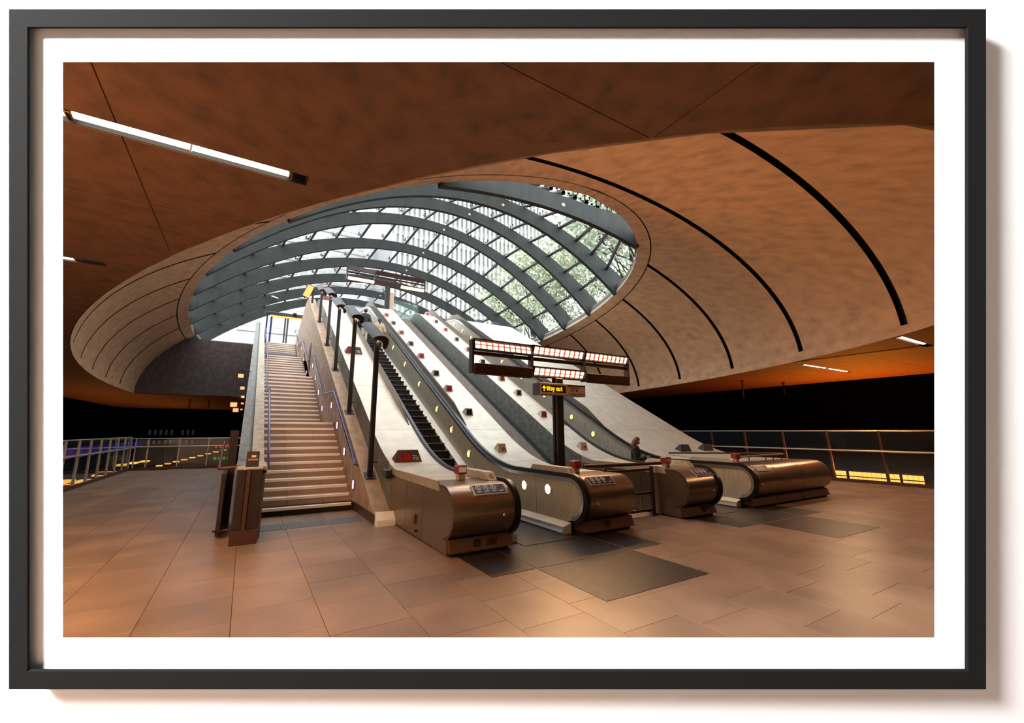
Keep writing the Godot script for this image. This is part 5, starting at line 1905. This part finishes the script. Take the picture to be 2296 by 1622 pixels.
func person(label: String, at: Vector3, turn: float, size: float, pose: Dictionary) -> void:
	var H := 1.75
	# own axes: +z is where the person faces, x to the person's left
	var t := thing("person", label, "person", at, turn)
	t.scale = Vector3.ONE * size / H
	var u := H / 7.5
	var hip := Vector3(0, 3.95 * u, 0)
	var chest := Vector3(0, 5.35 * u, 0.02)
	var neck := Vector3(0, 6.3 * u, 0.01)
	var headp: Vector3 = neck + Vector3(0, 0.62 * u, 0.03)
	var nod: float = pose.get("nod", 0.0)
	var legs := []
	var feet := []
	for sd in [1, -1]:
		var f: Vector3 = pose["feet"][0 if sd == 1 else 1]
		var knee := Vector3(sd * 0.085, f.y + 2.05 * u, f.z * 0.6 + 0.05)
		legs.append([hip + Vector3(sd * 0.085, 0, 0), knee, 0.085, 0.06])
		legs.append([knee, f + Vector3(sd * 0.085 - f.x * 0, 0.10, 0), 0.058, 0.042])
		feet.append([f + Vector3(sd * 0.085, 0.05, -0.03), f + Vector3(sd * 0.09, 0.035, 0.15), 0.045, 0.035])
	var torso := [[hip + Vector3(-0.06, 0.0, 0), hip + Vector3(0.06, 0, 0), 0.115, 0.115], [hip, chest, 0.125, 0.125], [chest + Vector3(-0.09, 0.02, 0), chest + Vector3(0.09, 0.02, 0), 0.115, 0.115], [chest + Vector3(-0.12, 0.12, 0), chest + Vector3(0.12, 0.12, 0), 0.075, 0.075]]
	var arms := []
	var hands := []
	for sd in [1, -1]:
		var a: Array = pose["arms"][0 if sd == 1 else 1]
		var sh := chest + Vector3(sd * 0.165, 0.115, 0)
		arms.append([sh, a[0], 0.058, 0.046])
		arms.append([a[0], a[1], 0.045, 0.032])
		hands.append([a[1], (a[1] - a[0]).normalized(), sd])
	# body: one continuous skin surface
	var s := st()
	var all := []
	for b in torso + legs + arms: all.append([b[0], b[1], b[2] * 0.82, b[3] * 0.82])
	all.append([neck - Vector3(0, 0.10, 0), neck + Vector3(0, 0.05, 0.015), 0.052, 0.048])
	for b in feet: all.append([b[0], b[1], b[2] * 0.8, b[3] * 0.8])
	body_mesh(s, all, 0.02, 0.04)
	# head with face, turned by the pose
	var hT := Transform3D(Basis(Vector3.UP, pose.get("look", 0.0)) * Basis(Vector3.RIGHT, nod), neck)
	var r := u * 0.40
	var head := [[Vector3(0, r * 1.75, -r * 0.15), Vector3(0, r * 1.55, -r * 0.05), r * 0.86, r * 0.84], [Vector3(0, r * 1.35, r * 0.18), Vector3(0, r * 0.85, r * 0.28), r * 0.68, r * 0.46], [Vector3(0, r * 0.62, r * 0.52), Vector3(0, r * 0.60, r * 0.50), r * 0.26, r * 0.26], [Vector3(0, r * 1.38, r * 0.82), Vector3(0, r * 1.05, r * 1.02), r * 0.09, r * 0.15], [Vector3(-r * 0.34, r * 1.46, r * 0.64), Vector3(r * 0.34, r * 1.46, r * 0.64), r * 0.16, r * 0.16], [Vector3(-r * 0.16, r * 0.80, r * 0.74), Vector3(r * 0.16, r * 0.80, r * 0.74), r * 0.10, r * 0.10], [Vector3(0, -r * 0.2, -r * 0.05), Vector3(0, r * 0.7, 0), r * 0.46, r * 0.44]]
	for sd in [-1, 1]: head.append([Vector3(sd * r * 0.84, r * 1.35, -r * 0.08), Vector3(sd * r * 0.86, r * 1.08, -r * 0.02), r * 0.13, r * 0.09])
	body_mesh(s, head, 0.0075, 0.02, hT)
	for h in hands:
		body_mesh(s, hand_bones(h[0], h[1], pose.get("palm", Vector3(0, -1, 0)), h[2], 0.86, pose.get("curl", 0.4)), 0.004, 0.006)
	obj("body", s, M[pose.get("skin", "skin")], t)
	s = st()
	for sd in [-1, 1]: lathe(s, hT * Vector3(sd * r * 0.33, r * 1.32, r * 0.76), hT.basis * Vector3(sd * 0.15, 0, 1), [Vector2(r * 0.09, 0), Vector2(r * 0.07, r * 0.04), Vector2(0, r * 0.05)], 10)
	obj("eye", s, M.eye_dark, t)
	s = st()
	body_mesh(s, [[Vector3(-r * 0.17, r * 0.80, r * 0.82), Vector3(r * 0.17, r * 0.80, r * 0.82), r * 0.055, r * 0.055]], 0.006, 0.01, hT)
	obj("lips", s, M.lip, t)
	# clothes
	s = st()
	var coat := []
	for b in torso + arms: coat.append([b[0], b[1], b[2] + pose.get("bulk", 0.015), b[3] + pose.get("bulk", 0.015)])
	var hem: float = pose.get("hem", 0.1)
	coat.append([hip + Vector3(-0.07, -hem, 0), hip + Vector3(0.07, -hem, 0), 0.125, 0.125])
	coat.append([hip + Vector3(0, -hem, 0), hip, 0.13, 0.13])
	coat.append([neck + Vector3(0, -0.09, -0.01), neck + Vector3(0, -0.03, -0.01), 0.085, 0.062])
	body_mesh(s, coat, 0.014, 0.032)
	obj("coat", s, M[pose["coat"]], t)
	s = st()
	var tr := []
	for b in legs: tr.append([b[0], b[1], b[2] + 0.01, b[3] + 0.014])
	tr.append([hip + Vector3(-0.06, -0.03, 0), hip + Vector3(0.06, -0.03, 0), 0.11, 0.11])
	body_mesh(s, tr, 0.016, 0.03)
	obj("trousers", s, M[pose["trousers"]], t)
	for b in feet:
		s = st()
		body_mesh(s, [b, [b[0] + Vector3(0, -0.01, 0), b[1], 0.04, 0.036]], 0.012, 0.02)
		obj("shoe", s, M[pose["shoes"]], t)
	s = st()
	var hair := []
	for b in pose["hair"]: hair.append([b[0] * r, b[1] * r, b[2] * r, b[3] * r])
	body_mesh(s, hair, 0.008, 0.03, hT)
	obj("hair", s, M[pose["hair_colour"]], t)
	if pose.has("glasses"):
		s = st()
		for sd in [-1, 1]:
			lathe(s, hT * Vector3(sd * r * 0.34, r * 2.38, r * 0.52), hT.basis * Vector3(sd * 0.2, 0.5, 1), [Vector2(r * 0.26, 0), Vector2(r * 0.24, r * 0.08), Vector2(0, r * 0.1)], 14)
			tube(s, [hT * Vector3(sd * r * 0.58, r * 2.36, r * 0.46), hT * Vector3(sd * r * 0.95, r * 2.0, r * 0.0), hT * Vector3(sd * r * 0.92, r * 1.45, -r * 0.2)], r * 0.06, 6)
		obj("sunglasses", s, M.black, t)
	if pose.has("phone"):
		s = st()
		bevel_box(s, Vector3(-0.035, -0.006, -0.065), Vector3(0.035, 0.006, 0.065), 0.004, Transform3D(Basis(Vector3.RIGHT, -0.5), pose["phone"]))
		obj("phone", s, M.phone, t)
	if pose.has("collar"):
		s = st()
		body_mesh(s, [[neck + Vector3(-0.07, -0.06, -0.06), neck + Vector3(0.07, -0.06, -0.06), 0.06, 0.06], [neck + Vector3(-0.05, -0.13, -0.09), neck + Vector3(0.05, -0.13, -0.09), 0.05, 0.05]], 0.014, 0.03)
		obj("hood", s, M[pose["collar"]], t)

func people() -> void:
	var h := 1.47
	var u := 1.75 / 7.5
	person("woman in dark top with long hair and sunglasses on her head, looking down at phone", Vector3(8.62, 0.02, -7.75), 0.55, h, {
		"feet": [Vector3(0, 0, 0.02), Vector3(0, 0, -0.03)], "arms": [[Vector3(0.23, 4.45 * u, 0.06), Vector3(0.11, 4.75 * u, 0.29)], [Vector3(-0.24, 4.45 * u, 0.06), Vector3(-0.09, 4.72 * u, 0.30)]],
		"coat": "coat_black", "trousers": "trouser_dark", "shoes": "hair_black", "hair_colour": "hair_fair", "nod": 0.42, "look": 0.25, "curl": 0.55, "palm": Vector3(0, 1, 0.2), "glasses": true, "bulk": 0.018, "hem": 0.12, "phone": Vector3(0.02, 4.95 * u, 0.40),
		"hair": [[Vector3(0, 1.95, -0.25), Vector3(0, 1.6, -0.38), 0.86, 0.86], [Vector3(-0.62, 1.3, -0.5), Vector3(-0.7, -0.3, -0.5), 0.36, 0.3], [Vector3(0.62, 1.3, -0.5), Vector3(0.7, -0.3, -0.5), 0.36, 0.3], [Vector3(0, 1.0, -0.8), Vector3(0, -0.9, -0.8), 0.55, 0.42]]})
	person("person in navy jacket and pale trousers, back turned, higher of the escalator pair", Vector3(3.86, 0.178 * 29.3, -17.5), PI, h, {
		"feet": [Vector3(0, 0, 0.0), Vector3(0, 0, 0.0)], "arms": [[Vector3(0.26, 4.5 * u, -0.02), Vector3(0.25, 3.5 * u, 0.08)], [Vector3(-0.26, 4.5 * u, -0.02), Vector3(-0.25, 3.5 * u, 0.08)]],
		"coat": "jacket_navy", "trousers": "trouser_pale", "shoes": "shoe_white", "hair_colour": "hair_black", "bulk": 0.035, "collar": "jacket_navy", "skin": "skin_pale",
		"hair": [[Vector3(0, 1.8, -0.2), Vector3(0, 1.5, -0.3), 0.98, 0.92]]})
	person("person in cream patterned jacket with dark ponytail, lower of the escalator pair", Vector3(4.22, 0.178 * 26.3, -16.55), PI, h * 0.97, {
		"feet": [Vector3(0, 0, 0.0), Vector3(0, 0, 0.0)], "arms": [[Vector3(0.24, 4.5 * u, 0.0), Vector3(0.12, 4.1 * u, 0.2)], [Vector3(-0.27, 4.5 * u, -0.02), Vector3(-0.24, 3.8 * u, 0.14)]],
		"coat": "jacket_cream", "trousers": "trouser_dark", "shoes": "shoe_white", "hair_colour": "hair_black", "bulk": 0.032, "skin": "skin_pale",
		"hair": [[Vector3(0, 1.8, -0.2), Vector3(0, 1.4, -0.3), 0.97, 0.92], [Vector3(0, 1.9, -0.9), Vector3(0, 0.2, -1.15), 0.42, 0.32], [Vector3(0, 0.2, -1.15), Vector3(0.1, -1.2, -1.1), 0.36, 0.12]]})

# ---------------------------------------------------------------- outside the glass
func outside() -> void:
	var t := thing("tower", "tall pale ribbed office tower behind the glass roof", "building", Vector3(0, 6.74, 0))
	var s := st()
	box(s, Vector3(20, 0, -100), Vector3(54, 80, -72.3))
	obj("body", s, M.tower_glass, t)
	for k in 34:
		s = st()
		box(s, Vector3(20.0 + k * 1.0, 0, -72.3), Vector3(20.52 + k * 1.0, 80, -71.75))
		obj("fin", s, M.tower_fin, t)
	for k in 22:
		s = st()
		box(s, Vector3(20, 2.0 + k * 3.6, -72.3), Vector3(54, 3.1 + k * 3.6, -72.02))
		obj("floor_band", s, M.tower, t)
	t = thing("office_block", "pale office block with rows of windows behind the glass roof at the left", "building", Vector3(0, 6.74, 0))
	s = st()
	box(s, Vector3(-3, 0, -100), Vector3(17.5, 38, -82))
	obj("body", s, M.pale_building, t)
	for r in 10:
		for c in 12:
			s = st()
			box(s, Vector3(-2.4 + c * 1.65, 2.2 + r * 3.5, -82.0), Vector3(-1.2 + c * 1.65, 4.2 + r * 3.5, -81.92))
			obj("window", s, M.tower_glass, t)
		s = st()
		box(s, Vector3(-3, 1.2 + r * 3.5, -82), Vector3(17.5, 1.6 + r * 3.5, -81.7))
		obj("ledge", s, M.tower, t)
	t = thing("low_building", "low pale building seen past the left end of the glass roof", "building", Vector3(0, 6.74, 0))
	s = st()
	bevel_box(s, Vector3(-20, 0, -66), Vector3(0.4, 5.2, -58), 0.1)
	obj("body", s, M.tower_fin, t)
	s = st()
	bevel_box(s, Vector3(-20.2, 5.2, -66.2), Vector3(0.6, 5.6, -57.8), 0.05)
	obj("roof", s, M.pale_building, t)
	for k in 8:
		s = st()
		box(s, Vector3(-17 + k * 2.1, 2.6, -58.0), Vector3(-15.6 + k * 2.1, 4.4, -57.95))
		obj("window", s, M.tower_glass, t)
	var lab := ["leafy tree nearest behind the right side of the glass roof", "leafy tree behind the right side of the glass roof, with yellowing leaves", "tall leafy tree farther behind the right side of the glass roof", "leafy tree behind the lower right of the glass roof"]
	var k := 0
	for p in [[22.5, -19.0, 17.0, 5.6], [31.0, -27.0, 20.0, 7.0], [39.0, -41.0, 23.0, 8.0], [25.5, -36.0, 13.0, 5.5]]:
		tree(lab[k], Vector3(p[0], 6.74, p[1]), p[2], p[3], k)
		k += 1

func tree(label: String, at: Vector3, h: float, r: float, kind: int) -> void:
	var t := thing("tree", label, "tree", at, 0.0, "trees outside the glass roof")
	var g := RandomNumberGenerator.new()
	g.seed = 40 + kind
	var s := st()
	tube(s, [Vector3.ZERO, Vector3(0.1, h * 0.35, 0), Vector3(0, h * 0.6, 0.15)], 0.22, 8)
	var tips := []
	for k in 14:
		var a := TAU * k / 14.0 + g.randf() * 0.5
		var e := Vector3(cos(a) * r * g.randf_range(0.4, 0.85), h * g.randf_range(0.5, 1.0), sin(a) * r * g.randf_range(0.4, 0.85))
		tube(s, [Vector3(0, h * g.randf_range(0.25, 0.5), 0), e * Vector3(0.5, 0.8, 0.5), e], 0.06, 5)
		tips.append(e)
	obj("trunk", s, M.bark, t)
	s = st()
	var n := 11000
	for k in n:
		var c: Vector3 = tips[g.randi() % tips.size()] + Vector3(g.randfn(), g.randfn() * 0.8, g.randfn()) * r * 0.24
		c.y = maxf(c.y, 0.6)
		var d := Vector3(g.randfn(), g.randfn(), g.randfn()).normalized()
		var e := d.cross(Vector3(g.randfn(), g.randfn(), g.randfn())).normalized()
		var f := d.cross(e)
		var z := g.randf_range(0.14, 0.26)
		var v := g.randf_range(0.85, 1.1)
		var col := Color(0.44, 0.51, 0.38) * v if g.randf() > (0.25 if kind % 2 else 0.1) else Color(0.58, 0.52, 0.32) * v
		s.set_color(col)
		tri(s, c - e * z, c + f * z * 0.45, c + e * z)
		s.set_color(col)
		tri(s, c - e * z, c + e * z, c - f * z * 0.45)
	var o := obj("crown", s, M.leaf, t)
	o.set_meta("kind", "stuff")
